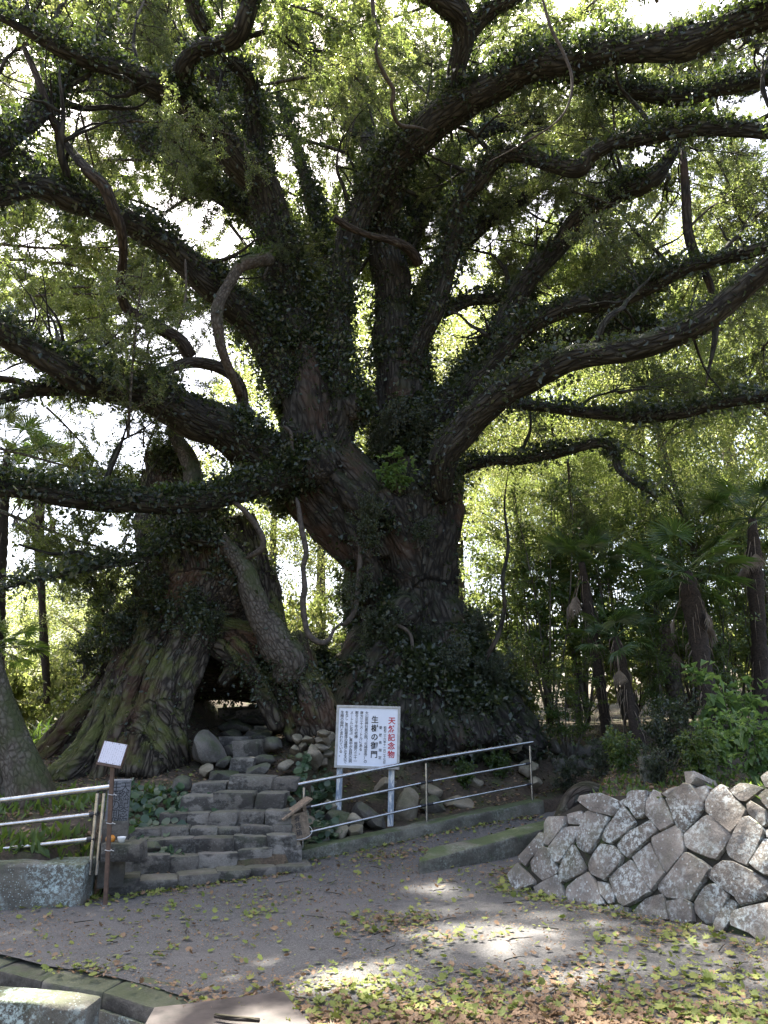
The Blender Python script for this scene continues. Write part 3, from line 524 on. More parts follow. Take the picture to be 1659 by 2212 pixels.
# ------------------------------------------------------------------ leaf clothing of the tree
def surface_samples(o, n, g, wfun=None):
    me = o.data; nv = len(me.vertices); co = np.zeros(nv * 3, np.float32); me.vertices.foreach_get('co', co); co = co.reshape(-1, 3)
    nf = len(me.polygons); ce = np.zeros(nf * 3, np.float32); me.polygons.foreach_get('center', ce); ce = ce.reshape(-1, 3)
    no = np.zeros(nf * 3, np.float32); me.polygons.foreach_get('normal', no); no = no.reshape(-1, 3)
    ar = np.zeros(nf, np.float32); me.polygons.foreach_get('area', ar)
    w = ar.astype(float)
    if wfun is not None: w = w * wfun(ce, no)
    w = w / w.sum(); i = g.choice(nf, n, p=w); s = np.sqrt(ar[i])[:, None]
    return ce[i] + g.uniform(-.6, .6, (n, 3)) * s, no[i]
def ivy_leaves(p, n, g, lo, hi, off, down=.5):
    d = unit(g.normal(size=p.shape) * .8 + n * .55 + np.array([0, 0, -down])); k = len(p)
    c = p + n * (np.abs(g.normal(size=(k, 1))) * off)
    L = g.uniform(lo, hi, k); return leafgeo(c, d, L, L * g.uniform(.5, .8, k), g)
g = np.random.default_rng(51)
# dense ivy on the big trunk
wf = lambda c, n: np.clip(.015 + 1.6 * sstep(-.02, .26, fbm(c * .8, 3, 77)) + .06 * sstep(2.6, 1.6, c[:, 2]), .01, 2) * (n[:, 1] < .4)
p, n = surface_samples(trunk_r, 50000, g, wf); thick = .04 + .16 * sstep(0, .5, fbm(p * 1.1, 2, 78))[:, None]
d = unit(g.normal(size=p.shape) * .8 + n * .55 + np.array([0, 0, -.5])); c = p + n * np.abs(g.normal(size=(len(p), 1))) * thick
L = g.uniform(.05, .125, len(p)); v1, t1 = leafgeo(c, d, L, L * .68, g)
o = gpart(obj('ivy', rawmesh('ivy', v1, t1, np.repeat(g.random(len(p)), 2)), M['ivy'], smooth=False)); o['kind'] = 'stuff'
wf = lambda c, n: np.clip(.02 + 1.3 * sstep(.1, .4, fbm(c * .9, 3, 87)) * sstep(1.2, 4, c[:, 2]), .0, 2) * (n[:, 1] < .5)
p, n = surface_samples(trunk_l, 9000, g, wf); v1, t1 = ivy_leaves(p, n, g, .045, .09, .14)
o = gpart(obj('ivy', rawmesh('ivy', v1, t1, np.repeat(g.random(len(p)), 2)), M['ivy'], smooth=False)); o['kind'] = 'stuff'
# ivy and ferns along the limbs, mostly on their backs
V, T, K, off = [], [], [], 0
for nm, c, r, mt in LIMB_MESH:
    if nm in ('D', 'F', 'E', 'J2', 'K2'): dens = 25
    elif nm == 'K': dens = 60
    elif nm == 'T': dens = 520
    else: dens = 1300
    t, nn, bb = frames(c); seg = np.linalg.norm(np.gradient(c, axis=0), axis=1); w = seg * (r + .04); cnt = int(dens * 6.28 * w.sum() * 1.25)
    i = g.choice(len(c), cnt, p=w / w.sum()); a = g.uniform(0, 2 * np.pi, cnt)
    rad = nn[i] * np.cos(a)[:, None] + bb[i] * np.sin(a)[:, None]
    patch = sstep(-.25, .3, fbm(c[i] * 1.3, 2, 66)); keep = g.random(cnt) < np.clip(.25 + .55 * rad[:, 2] + .25, .1, 1) * (.25 + .75 * patch)
    i, rad = i[keep], rad[keep]; pp = c[i] + rad * r[i][:, None] + t[i] * g.uniform(-.05, .05, (len(i), 1))
    v1, t1 = ivy_leaves(pp, rad, g, .04, .125, (.03 + .12 * patch[keep][:, None]) if dens > 100 else .04, .25); V.append(v1); T.append(t1 + off); off += len(v1); K.append(np.repeat(g.random(len(i)), 2))
o = gpart(obj('ivy', rawmesh('ivy', np.vstack(V), np.vstack(T), np.concatenate(K)), M['ivy'], smooth=False)); o['kind'] = 'stuff'
# upright fern tufts on the horizontal limbs
V, T, off = [], [], 0
for nm, a0, a1, cnt in (('I', .15, .6, 900), ('G', .4, .8, 350), ('A1', .2, .5, 400), ('F', .0, .15, 220), ('B', .2, .5, 250)):
    c, r = [(c, r) for n_, c, r, m_ in LIMB_MESH if n_ == nm][0]; i = g.integers(int(len(c) * a0), int(len(c) * a1), cnt)
    cl = np.round(i / 7) * 7; pp = c[np.clip(cl.astype(int), 0, len(c) - 1)] + g.normal(size=(cnt, 3)) * [.05, .05, .01]; pp[:, 2] += r[i] * .85
    v1, t1 = leafgeo(pp, unit(g.normal(size=(cnt, 3)) * .55 + [0, 0, 1.]), g.uniform(.1, .24, cnt), .022, g); V.append(v1); T.append(t1 + off); off += len(v1)
o = gpart(obj('fern', rawmesh('fern', np.vstack(V), np.vstack(T), g.random(sum(len(t) for t in T))), M['grass'], smooth=False)); o['kind'] = 'stuff'

# leafy boughs: three shapes, shared by many copies that spring from the limbs
def bough_mesh(seed, length=3.2, nleaf=4600, leaf=.1, mats=None, spread=1., droop=.25):
    g = np.random.default_rng(seed); m = MB(); P0, D0 = [], []
    k = np.linspace(0, 1, 14)[:, None]; bend = g.normal(size=(2, 3)) * .25
    st = np.concatenate([k * length, .0 * k, .0 * k], 1) + bend[0] * np.sin(k * 2.6) * .6 + bend[1] * k * k * .8 + np.array([0, 0, -droop]) * k * k * length * .35
    m.tube(st, np.linspace(.038, .008, 14), 5)
    for j in range(17):
        f = g.uniform(.1, 1.0) ** .8; i = min(13, int(f * 13)); tg = unit(st[min(i + 1, 13)] - st[max(i - 1, 0)])
        d = unit(tg * .6 + g.normal(size=3) * np.array([.5, 1, .75]) * spread); Lt = g.uniform(.6, 1.35) * (1.15 - .45 * f)
        kk = np.linspace(0, 1, 7)[:, None]; tw = st[i] + d * kk * Lt + np.array([0, 0, -.35]) * kk ** 2 * Lt + g.normal(size=3) * .15 * np.sin(kk * 3)
        m.tube(tw, np.linspace(.014, .004, 7), 4)
        for q in range(6):
            a = tw[g.integers(1, 7)]; d2 = unit(d * .5 + g.normal(size=3)); L2 = g.uniform(.25, .55); b = a + d2 * L2 + np.array([0, 0, -.12])
            m.tube(np.array([a, (a + b) / 2 + [0, 0, .03], b]), np.array([.006, .004, .002]), 3)
            P0.append((a, b)); D0.append(d2)
    P0 = np.array(P0); D0 = np.array(D0); i = g.integers(0, len(P0), nleaf); f = g.random((nleaf, 1)) ** .7
    c = P0[i, 0] * (1 - f) + P0[i, 1] * f + g.normal(size=(nleaf, 3)) * .035
    d = unit(D0[i] * .5 + g.normal(size=(nleaf, 3)) * .75 + [0, 0, -.45]); L = leaf * g.uniform(.65, 1.2, nleaf); v, t = leafgeo(c, d, L, L * .48, g)
    cl = g.random(len(P0))[i] * .45 + g.random(nleaf) * .55
    # join stems and leaves in one mesh with two materials
    sv = np.vstack(m.v); nq = len(sv); st_f = [f for f in m.f if len(f) == 4]; sq = np.array(st_f)
    tris = np.vstack([sq[:, [0, 1, 2]], sq[:, [0, 2, 3]], t + nq]); me = rawmesh('leafy_bough', np.vstack([sv, v]), tris, np.concatenate([np.zeros(2 * len(sq)), np.repeat(cl, 2)]))
    at = me.attributes.new('bk', 'FLOAT_VECTOR', 'POINT'); at.data.foreach_set('vector', np.vstack([sv, v]).ravel().astype(np.float32))
    mi = np.zeros(len(tris), np.int32); mi[2 * len(sq):] = 1; me.polygons.foreach_set('material_index', mi)
    for x in mats: me.materials.append(x)
    return me
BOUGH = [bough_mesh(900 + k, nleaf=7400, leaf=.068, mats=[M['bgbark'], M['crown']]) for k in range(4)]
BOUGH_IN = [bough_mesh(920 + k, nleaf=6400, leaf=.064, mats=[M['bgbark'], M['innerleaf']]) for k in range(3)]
def put_bough(p, d, s, g, parent=giant, name='leafy_bough', inner=False):
    q = Vector(d).to_track_quat('X', 'Z').to_matrix().to_4x4() @ Matrix.Rotation(g.uniform(-1.2, 1.2), 4, 'X'); B = BOUGH_IN if inner else BOUGH
    o = share(name, B[g.integers(0, len(B))], None); o.parent = parent
    if parent is giant: o.matrix_parent_inverse = GINV
    o.matrix_basis = Matrix.Translation(Vector(p)) @ q @ Matrix.Scale(s, 4); return o
g = np.random.default_rng(61)
def walk(p, d, L, r0, r1, g, n=12, jit=.35, lift=.06):
    pts = [np.array(p)]; d = unit(d)
    for k in range(n - 1): d = unit(d + g.normal(size=3) * jit * .5 + [0, 0, lift]); pts.append(pts[-1] + d * L / (n - 1))
    return np.array(pts), np.linspace(r0, r1, n), d
for nm, c, r, mt in LIMB_MESH:                      # secondary branches that fork, each ending in a leafy bough
    if nm in ('D', 'F', 'K', 'K2', 'J2', 'AA', 'H', 'R2'): continue
    L = np.linalg.norm(np.diff(c, axis=0), axis=1).sum(); nb = max(1, int(L * (.8 if nm not in ('E', 'J', 'T', 'I', 'U', 'V') else .34))); t_ = unit(np.gradient(c, axis=0))
    for j in range(nb):
        f = g.uniform(.25, 1.0); i = min(len(c) - 2, int(f * len(c))); p = c[i]
        if p[2] < 4.2 and g.random() < .6: continue
        front = p[1] < 11.2 and g.random() < .5
        d = unit(t_[i] * .7 + g.normal(size=3) * np.array([.7, .35, .45]) + np.array([0, .15 if front else .75, .55])); Lb = g.uniform(1.2, 3.2)
        m = MB(); r0 = min(max(r[i] * .42, .022), .075); q, rr, dd = walk(p, d, Lb, r0, .006, g); m.tube(spline(np.concatenate([q, rr[:, None]], 1), .12)[:, :3], np.interp(np.linspace(0, 1, len(spline(np.concatenate([q, rr[:, None]], 1), .12))), np.linspace(0, 1, 12), rr), 7, .15, j)
        ends = [(q[-1], dd)]
        for z in range(g.integers(2, 6)):
            w = g.integers(3, 10); q2, r2, d2 = walk(q[w], unit(unit(q[w] - q[w - 1]) * .6 + g.normal(size=3) * .6 + [0, .15, .2]), g.uniform(.7, 1.8), rr[w] * .7, .004, g, 8); m.tube(q2, r2, 6, .1, z); ends.append((q2[-1], d2))
        gpart(m.build('branch', M['limbbark' if mt == 'bark' else mt]))
        for z, (e, de) in enumerate(ends):
            if e[1] < 11.3 and g.random() < .8 or e[1] < 12.5 and e[2] > 10.5 and g.random() < .4 or g.random() < .46: continue
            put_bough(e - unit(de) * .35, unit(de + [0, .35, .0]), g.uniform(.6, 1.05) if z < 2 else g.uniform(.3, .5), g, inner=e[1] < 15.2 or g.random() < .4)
for (u, v, Y, dx, dz, sc_) in [(-30, 1090, 11.5, .9, -.25, .9), (30, 1130, 12.5, .8, -.5, .8), (-40, 960, 13, 1, -.1, .9), (100, 880, 13.5, .6, -.6, .7), (230, 1110, 12.2, -.6, -.7, .5), (560, 640, 14.5, -.8, .2, .9), (420, 760, 14.8, -.9, .1, .9), (-60, 520, 13.5, 1, .1, 1.1), (60, 640, 14.5, .8, .3, 1.0), (230, 620, 15, -.7, .3, 1.0), (-40, 690, 12, .9, .2, .8), (20, 560, 16, .8, .1, 1.2)]:
    put_bough(P(u, v, Y), unit(np.array([dx, .3, dz])), sc_, g)
for (x, y, z) in [(-2.5, 9.9, 13.9), (.2, 10.2, 14.4)]:  # extra boughs added above the view to shade the sunny lane
    put_bough((x, y, z), unit(np.array([g.uniform(-1, 1), .2, .1])), .85, g)
# outer crown over and behind the limbs
for j in range(106):
    u = g.uniform(-150, 1800); v = g.uniform(-300, 620); Y = g.uniform(15.5, 21)
    if j < 98: p = P(u, v, Y)
    else: p = np.array([g.uniform(-9, 9), g.uniform(13, 19), g.uniform(15, 20)])
    d = unit(g.normal(size=3) * np.array([1, .6, .4]) + [0, .3, -.1]); put_bough(p, d, g.uniform(1.0, 1.5), g)

# ------------------------------------------------------------------ woodland behind: trees, palms, shrubs
def crown_mesh(seed, clumps=190, per=100, leaf=.031, mats=None, hollow=.45):
    g = np.random.default_rng(seed); u = unit(g.normal(size=(clumps, 3))); rr = (hollow + (1 - hollow) * g.random((clumps, 1)) ** .6)
    cc = u * rr * (1 + .22 * fbm(u * 1.7 + seed, 2, seed)[:, None]); cr = g.uniform(.07, .19, clumps); cv = g.random(clumps)
    i = np.repeat(np.arange(clumps), per); n = len(i)
    c = cc[i] + g.normal(size=(n, 3)) * np.array([1, 1, .55]) * cr[i][:, None] * .62
    d = unit(g.normal(size=(n, 3)) * np.array([1, 1, .6]) + u[i] * .3 + [0, 0, -.3]); L = leaf * g.uniform(.6, 1.25, n); v, t = leafgeo(c, d, L, L * .5, g)
    me = rawmesh('crown', v, t, np.repeat(cv[i] * .5 + g.random(n) * .5, 2))
    for m in mats or [M['bgleaf']]: me.materials.append(m)
    return me
CROWN = [crown_mesh(700 + k) for k in range(3)]
CROWN_D = [crown_mesh(720 + k, mats=[M['crown']]) for k in range(2)]
def bg_tree(x, y, h, rad, rz, label, bare=.45, tw=.16, kind=0, mat='bgbark', lean=(0, 0), group=None, name='woodland_tree', spread=None):
    g = np.random.default_rng(int(abs(x * 131 + y * 17)) + 5); z0 = float(ground_z(np.array([x]), np.array([y]))[0]) - .1
    root = tag(empty(name, (x, y, z0)), label, 'tree', group or 'trees of the wood behind')
    m = MB(); k = np.linspace(0, 1, 12)[:, None]
    st = np.concatenate([lean[0] * k + .25 * np.sin(k * 5 + x) * k, lean[1] * k + .2 * np.cos(k * 4 + y) * k, k * h * .86], 1)
    s2 = spline(np.concatenate([st, np.interp(k, [0, .04, .15, 1], [tw * 1.6, tw * 1.2, tw, tw * .35])], 1), .3); m.tube(s2[:, :3], s2[:, 3], 9, .12, int(x * 7 + 90))
    for j in range(6):
        i = int(len(s2) * g.uniform(bare * .9, .9)); a = g.uniform(0, 6.28); Lb = rad * g.uniform(.5, .9); kk = np.linspace(0, 1, 6)[:, None]
        br = s2[i, :3] + np.concatenate([math.cos(a) * kk * Lb, math.sin(a) * kk * Lb, kk ** .8 * Lb * g.uniform(.4, .9)], 1); m.tube(br, np.linspace(s2[i, 3] * .6, .015, 6), 6)
    m.build('trunk', M[mat], root)
    me = (CROWN if kind == 0 else CROWN_D)[g.integers(0, 3 if kind == 0 else 2)]
    share('crown', me, root, (lean[0] * .85, lean[1] * .85, h - rz * .95), (0, 0, g.uniform(0, 6.28)), (rad, rad, rz))
    return root
BG = [ # x, y, height, crown radius, crown half height, label, trunk radius, kind, bark, lean
 (-9.5, 23, 6.0, 2.6, 2.4, 'leafy tree with slim trunk beyond the open slope', .15, 0, 'bgbark', (.4, 0)),
 (-13.5, 28, 6.2, 3.2, 2.6, 'tall broad tree far down the open slope', .2, 0, 'bgbark', (0, 0)),
 (-8.0, 30, 7.5, 3.2, 3.2, 'tall pale-green tree standing between the slope and the hollow trunk', .2, 0, 'bgbark', (.5, 0)),
 (-3.6, 24, 13, 3.6, 4.6, 'bright young tree behind the hollow trunk', .15, 0, 'bgbark', (0, 0)),
 (-1.3, 23, 9.5, 2.8, 3.6, 'bright tree seen in the gap between the two trunks', .12, 0, 'bgbark', (.3, 0)),
 (.6, 27, 18, 4.6, 6.0, 'tall thin tree rising right behind the ivy-clad trunk', .2, 0, 'palebark', (0, 0)),
 (2.6, 25, 14, 3.4, 4.8, 'slender tree on the bank behind the root flare', .14, 0, 'bgbark', (.3, 0)),
 (5.6, 23, 11.5, 2.6, 4.0, 'dark-barked tree behind the curved sapling stem', .12, 1, 'bgbark', (.2, 0)),
 (6.9, 28, 17, 4.2, 6.2, 'tall woodland tree behind the palm grove', .19, 0, 'bgbark', (-.3, 0)),
 (9.4, 22.5, 13, 3.2, 4.6, 'grey-trunked tree over the palm grove', .2, 0, 'palebark', (-.6, 0)),
 (9.6, 26, 19, 5.0, 6.6, 'tallest tree at the top of the wooded slope', .24, 0, 'bgbark', (0, 0)),
 (13, 22, 14, 3.6, 5.0, 'broad tree at the far end of the terrace', .2, 1, 'bgbark', (-.5, 0)),
 (14.5, 29, 20, 5.5, 7.0, 'large shady tree beyond the terrace', .26, 0, 'bgbark', (0, 0)),
 (3.6, 34, 22, 6.0, 7.6, 'very tall tree on the skyline behind the crown', .26, 0, 'palebark', (0, 0)),
 (-3.2, 38, 22, 6.4, 8.0, 'wide skyline tree far behind the archway', .28, 0, 'bgbark', (0, 0)),
 (10, 40, 25, 7.0, 9.0, 'huge distant tree high on the wooded slope', .32, 0, 'bgbark', (0, 0)),
 (-13, 42, 9.0, 5.0, 3.8, 'rounded distant tree at the foot of the slope', .3, 0, 'bgbark', (0, 0)),
 (19, 38, 22, 6.5, 8.0, 'distant tree behind the large shady one', .3, 0, 'bgbark', (0, 0)),
 (-20, 36, 8, 5.0, 3.5, 'far tree on the edge of the open slope', .25, 0, 'bgbark', (0, 0)),
 (6.6, 15.2, 9.2, 2.3, 3.2, 'small evergreen tree among the palms', .09, 1, 'palebark', (-.3, .2)),
 (-6.6, 18.2, 4.6, 1.7, 1.6, 'small bright tree growing behind the mossy root', .08, 0, 'bgbark', (-.3, 0)),
]
for x, y, h, rad, rz, lab, tw, kd, mt, ln in BG: bg_tree(x, y, h, rad, rz, lab, tw=tw, kind=kd, mat=mt, lean=ln)
# slim saplings whose stems show between the palms
g = np.random.default_rng(88)
for j, (x, y) in enumerate([(3.9, 15.4), (4.4, 16.6), (5.5, 17.3), (7.2, 17.0), (7.9, 15.6), (9.1, 17.2), (3.4, 17.9), (10.2, 16.0)]):
    bg_tree(x, y, g.uniform(5, 7.5), 1.2, 1.6, ['slim sapling nearest the curved stem on the root flare'.replace('nearest', 'next to'), 'slim sapling behind the straight dark palm', 'slim sapling behind the short leaning palm', 'slim sapling behind the thick-trunked palm', 'slim sapling between the thick-trunked palm and the grey-trunked tree', 'slim sapling behind the tall end palm', 'slim sapling beside the thin shaded palm', 'slim sapling past the tall end palm'][j], tw=.05, kind=1, lean=(g.uniform(-.6, .6), 0), group='saplings among the palms', name='sapling')
# leaning tree by the fence
def leaning(rows, label):
    m = MB(); c, r = trace(rows, .08); m.tube(c, r, 16, .1, len(rows) + 3); e = tag(empty('leaning_tree', tuple(c[0])), label, 'tree')
    o = m.build('trunk', M['palebark'], e); o.matrix_parent_inverse = Matrix.Translation(-Vector(c[0]))
    p = c[-1]
    for k in range(3):
        b = put_bough(p + [0, 0, -.4 * k], unit(np.array([-.8, .5 * k - .4, .4])), .7, np.random.default_rng(k), None); b.parent = e; b.matrix_parent_inverse = Matrix.Translation(-Vector(c[0]))
leaning([(72, 1760, 120, 10.2), (62, 1700, 92, 10.2), (35, 1620, 72, 10.3), (5, 1530, 58, 10.4), (-20, 1440, 52, 10.5), (-60, 1300, 48, 10.6), (-120, 1100, 44, 10.7)], 'smooth grey trunk leaning away beside the mossy root')
leaning([(25, 1760, 62, 10.6), (12, 1680, 50, 10.7), (-6, 1580, 40, 10.8), (-40, 1440, 34, 10.9), (-90, 1300, 30, 11.0)], 'thin dark stem close behind the leaning grey trunk')

# windmill palms
def fan_mesh(seed, mat, R0=.52, n=26, dead=False):
    g = np.random.default_rng(seed); v, f = [], []
    pet = g.uniform(.65, .85)
    m = MB(); k = np.linspace(0, 1, 6)[:, None]; st = np.concatenate([k * pet, 0 * k, (-.18 if not dead else .0) * k * k * pet], 1); m.tube(st, np.linspace(.014, .008, 6), 4)
    e = st[-1]
    for j in range(n):
        a = (j / (n - 1) - .5) * R(250 if not dead else 70); L = R0 * (1 - .18 * abs(j / (n - 1) - .5) * 2) * g.uniform(.88, 1.08)
        d = np.array([math.cos(a), math.sin(a), -.12 + g.uniform(-.06, .06)]); s = np.array([-math.sin(a), math.cos(a), 0]); w = .021
        p1 = e + d * L * .55; p2 = e + d * L + np.array([0, 0, -.16 * L * g.uniform(.6, 1.6)])
        m.add(np.array([e, p1 + s * w + [0, 0, .012], p1 - [0, 0, .01], p1 - s * w + [0, 0, .012], p2]), [(0, 1, 2), (0, 2, 3), (1, 4, 2), (2, 4, 3)], 0, rnd=float(g.random()))
    me = m.mesh('frond'); me.materials.append(M[mat]); return me
FAN = [fan_mesh(k, 'palmleaf') for k in range(3)]; DFAN = [fan_mesh(9 + k, 'deadpalm', .5, 14, True) for k in range(2)]
def palm(rows, label, nf=15, size=1., ndead=5, seed=0, trunk='palmbark'):
    size *= .74; ndead = ndead // 2
    g = np.random.default_rng(seed); c, r = trace(rows, .07); b = Vector(c[0]); root = tag(empty('windmill_palm', tuple(c[0])), label, 'palm', 'windmill palms')
    r = r * .55 * np.interp(np.linspace(0, 1, len(r)), [0, .8, 1], [1, 1, .45]) * (1 + .2 * np.abs(np.sin(np.arange(len(r)) * 1.1))); m = MB(); m.tube(c - c[0], r, 12, .2, seed); m.build('trunk', M[trunk], root)
    m = MB()                                            # hanging dry fibres and leaf stalks
    for j in range(46):
        i = g.integers(int(len(c) * .15), len(c)); a = g.uniform(0, 6.28); d = np.array([math.cos(a), math.sin(a), 0]); p = c[i] - c[0] + d * r[i] * .9; L = g.uniform(.15, .6)
        m.tube(np.array([p, p + d * .07 + [0, 0, -.3 * L], p + d * .1 + [0, 0, -L]]), np.array([.01, .006, .002]), 3)
    m.build('dry_fibre', M['deadpalm'], root)['kind'] = 'stuff'
    top = c[-1] - c[0]
    for j in range(nf + 4):
        a = j * 2.4 + g.uniform(-.3, .3); el = g.uniform(-.5, 1.0) if j < nf else g.uniform(.5, 1.4); d = Vector((math.cos(a) * math.cos(el), math.sin(a) * math.cos(el), math.sin(el)))
        o = share('frond', FAN[g.integers(0, 3)], root); o.matrix_basis = Matrix.Translation(Vector(top)) @ d.to_track_quat('X', 'Z').to_matrix().to_4x4() @ Matrix.Rotation(g.uniform(-.5, .5), 4, 'X') @ Matrix.Scale(size * g.uniform(.85, 1.15), 4)
    for j in range(ndead):
        a = g.uniform(0, 6.28); d = Vector((math.cos(a) * .45, math.sin(a) * .45, -1)).normalized()
        o = share('dead_frond', DFAN[g.integers(0, 2)], root); o.matrix_basis = Matrix.Translation(Vector(top) - Vector((0, 0, .15))) @ d.to_track_quat('X', 'Z').to_matrix().to_4x4() @ Matrix.Scale(size * g.uniform(.8, 1.1), 4)
palm([(1318, 1640, 44, 13.8), (1300, 1500, 38, 13.8), (1275, 1350, 40, 13.8), (1256, 1215, 46, 13.8)], 'windmill palm with a straight dark trunk rising from the old rough wall', 15, 1.0, 6, 1)
palm([(1392, 1650, 46, 12.6), (1375, 1580, 40, 12.6), (1350, 1470, 38, 12.7), (1330, 1375, 42, 12.7)], 'short windmill palm leaning with a thin trunk above the pale root', 13, .85, 7, 2)
palm([(1545, 1600, 62, 12.2), (1530, 1500, 60, 12.2), (1505, 1360, 66, 12.3), (1482, 1235, 78, 12.3)], 'thick-trunked windmill palm hung with long dry stalks', 17, 1.15, 8, 3)
palm([(1470, 1590, 60, 13.2), (1462, 1520, 58, 13.2), (1445, 1420, 52, 13.2), (1440, 1340, 50, 13.3)], 'pale stripped palm trunk with broad low fans', 12, .95, 5, 4, 'palebark')
palm([(1190, 1600, 30, 16.5), (1180, 1450, 28, 16.5), (1170, 1300, 30, 16.5)], 'thin windmill palm deep in the shade behind the root flare', 12, 1.0, 4, 5)
palm([(1640, 1560, 50, 13.4), (1640, 1400, 46, 13.4), (1630, 1230, 50, 13.4), (1625, 1120, 54, 13.4)], 'tall windmill palm at the end of the grove', 16, 1.2, 6, 6)
palm([(104, 1520, 26, 17), (96, 1400, 26, 17), (88, 1250, 28, 17), (84, 1130, 34, 17), (88, 1030, 38, 17)], 'slender windmill palm with a skirt of dead fronds on the open slope', 16, 1.35, 12, 7)
palm([(-5, 1500, 40, 14), (0, 1250, 38, 14), (8, 1080, 42, 14), (16, 975, 46, 14)], 'tall dark windmill palm half hidden behind the leaning trunk', 15, 1.2, 5, 8)
palm([(10, 1600, 36, 13.0), (4, 1500, 34, 13.0), (-5, 1400, 36, 13.0)], 'low windmill palm beside the leaning trunk', 12, .9, 3, 9)

# shrubs built of shared leafy clumps
def shrub_mesh(seed, mat, leaf, n, stems=9, hs=1., Lw=.5, sub=9):
    g = np.random.default_rng(seed); m = MB(); ends = []
    for j in range(stems):
        a = g.uniform(0, 6.28); t = g.uniform(.1, .7); d = np.array([math.cos(a) * t, math.sin(a) * t, hs]); k = np.linspace(0, 1, 6)[:, None]
        s = d * k * g.uniform(.7, 1.05) + g.normal(size=3) * .08 * np.sin(k * 3); m.tube(s, np.linspace(.012, .004, 6), 4)
        for q in range(sub):
            i = g.integers(2, 6); dd = unit(g.normal(size=3) * [1, 1, .5] + [0, 0, .1]); e = s[i] + dd * g.uniform(.12, .4); m.tube(np.array([s[i], e]), np.array([.004, .002]), 3); ends.append((s[i], e))
    E = np.array(ends); i = g.integers(0, len(E), n); f = g.random((n, 1)) ** .6; c = E[i, 0] * (1 - f) + E[i, 1] * f + g.normal(size=(n, 3)) * .03
    fl = mat == 'youngleaf'; d = unit(unit(E[i, 1] - E[i, 0]) * .6 + g.normal(size=(n, 3)) * ([.6, .6, .15] if fl else .6) + [0, 0, -.15]); L = leaf * g.uniform(.6, 1.2, n); v, t = leafgeo(c, d, L, L * Lw, g, flat=4. if fl else 0.)
    sv = np.vstack(m.v); nq = len(sv); sq = np.array([f for f in m.f if len(f) == 4]); tr = np.vstack([sq[:, [0, 1, 2]], sq[:, [0, 2, 3]], t + nq])
    me = rawmesh('foliage', np.vstack([sv, v]), tr, np.concatenate([np.zeros(2 * len(sq)), np.repeat(g.random(len(E))[i] * .4 + .6 * g.random(n), 2)]))
    at = me.attributes.new('bk', 'FLOAT_VECTOR', 'POINT'); at.data.foreach_set('vector', np.vstack([sv, v]).ravel().astype(np.float32))
    mi = np.zeros(len(tr), np.int32); mi[2 * len(sq):] = 1; me.polygons.foreach_set('material_index', mi); me.materials.append(M['bgbark']); me.materials.append(M[mat]); return me
SH = {'tall': [shrub_mesh(60 + k, 'glossleaf', .062, 4200, 10, 2.5, .5, 14) for k in range(3)], 'gloss': [shrub_mesh(k, 'glossleaf', .1, 2600) for k in range(3)], 'young': [shrub_mesh(20 + k, 'youngleaf', .16, 520, 9, Lw=.75) for k in range(2)],
      'ivy': [shrub_mesh(30 + k, 'ivy', .07, 2600) for k in range(2)], 'bright': [shrub_mesh(40 + k, 'bgleaf', .08, 2400) for k in range(2)]}
def shrub(x, y, s, h, kind, label, group=None, z=None, seed=0, rot=None):
    zz = float(ground_z(np.array([x]), np.array([y]))[0]) - .03 if z is None else z
    o = share('shrub', SH[kind][seed % len(SH[kind])], None, (x, y, zz), (0, 0, (x * 37 + y * 11) % 6.28) if rot is None else rot, (s, s, h)); tag(o, label, 'shrub', group); return o
def shrub_px(u, v, Y, s, h, kind, label, group=None, seed=0):
    p = P(u, v, Y); return shrub(p[0], p[1], s, h, kind, label, group, None, seed)
GR = 'evergreen shrubs under the palms'
gs = [(1130, 13.9, 1.0, 3.2), (1225, 13.2, 1.0, 3.4), (1420, 12.9, 1.0, 3.6), (1560, 12.9, 1.1, 4.0), (1110, 15.8, 1.7, 4.4), (1190, 14.6, 1.8, 4.6), (1270, 15.0, 1.8, 4.9), (1350, 14.4, 1.8, 4.4), (1420, 15.5, 1.8, 5.0), (1500, 14.8, 1.8, 4.6), (1590, 15.2, 1.8, 4.8), (1660, 14.4, 1.6, 4.4), (1050, 16.5, 1.8, 4.0)]
LS = ['slim glossy shrub in front of the curved sapling stem', 'slim glossy shrub at the low rubble wall', 'slim glossy shrub between the short leaning palm and the thick-trunked palm', 'slim glossy shrub growing out in front of the tall end palm', 'tall glossy shrub beside the thin shaded palm', 'tall glossy shrub between the root flare and the straight dark palm', 'tall glossy shrub right behind the straight dark palm', 'tall glossy shrub behind the short leaning palm', 'tall glossy shrub behind the pale stripped palm', 'tall glossy shrub just behind the thick-trunked palm', 'tall glossy shrub between the thick-trunked palm and the tall end palm', 'tall glossy shrub at the far end of the palm grove', 'tall glossy shrub hidden close behind the ivy-clad trunk']
for k, (u, Y, s, h) in enumerate(gs): shrub_px(u, 1560, Y, s * .95, s * h / 4.5, 'tall', LS[k], GR, k)
gb = [(1150, 19, 1.9, 2.6), (1260, 18, 1.9, 2.2), (1380, 19, 2.0, 2.6), (1500, 18, 2.0, 2.4), (1620, 18.5, 2.0, 2.8), (1700, 17, 2, 3)]
LB = ['sunlit bush on the slope behind the thin shaded palm', 'sunlit bush on the slope behind the straight dark palm', 'sunlit bush on the slope behind the short leaning palm', 'sunlit bush on the slope behind the thick-trunked palm', 'sunlit bush on the slope behind the tall end palm', 'sunlit bush past the end of the palm grove']
for k, (u, Y, s, h) in enumerate(gb): shrub_px(u, 1560, Y, s, h, 'bright', LB[k], 'sunlit bushes behind the palms', k)
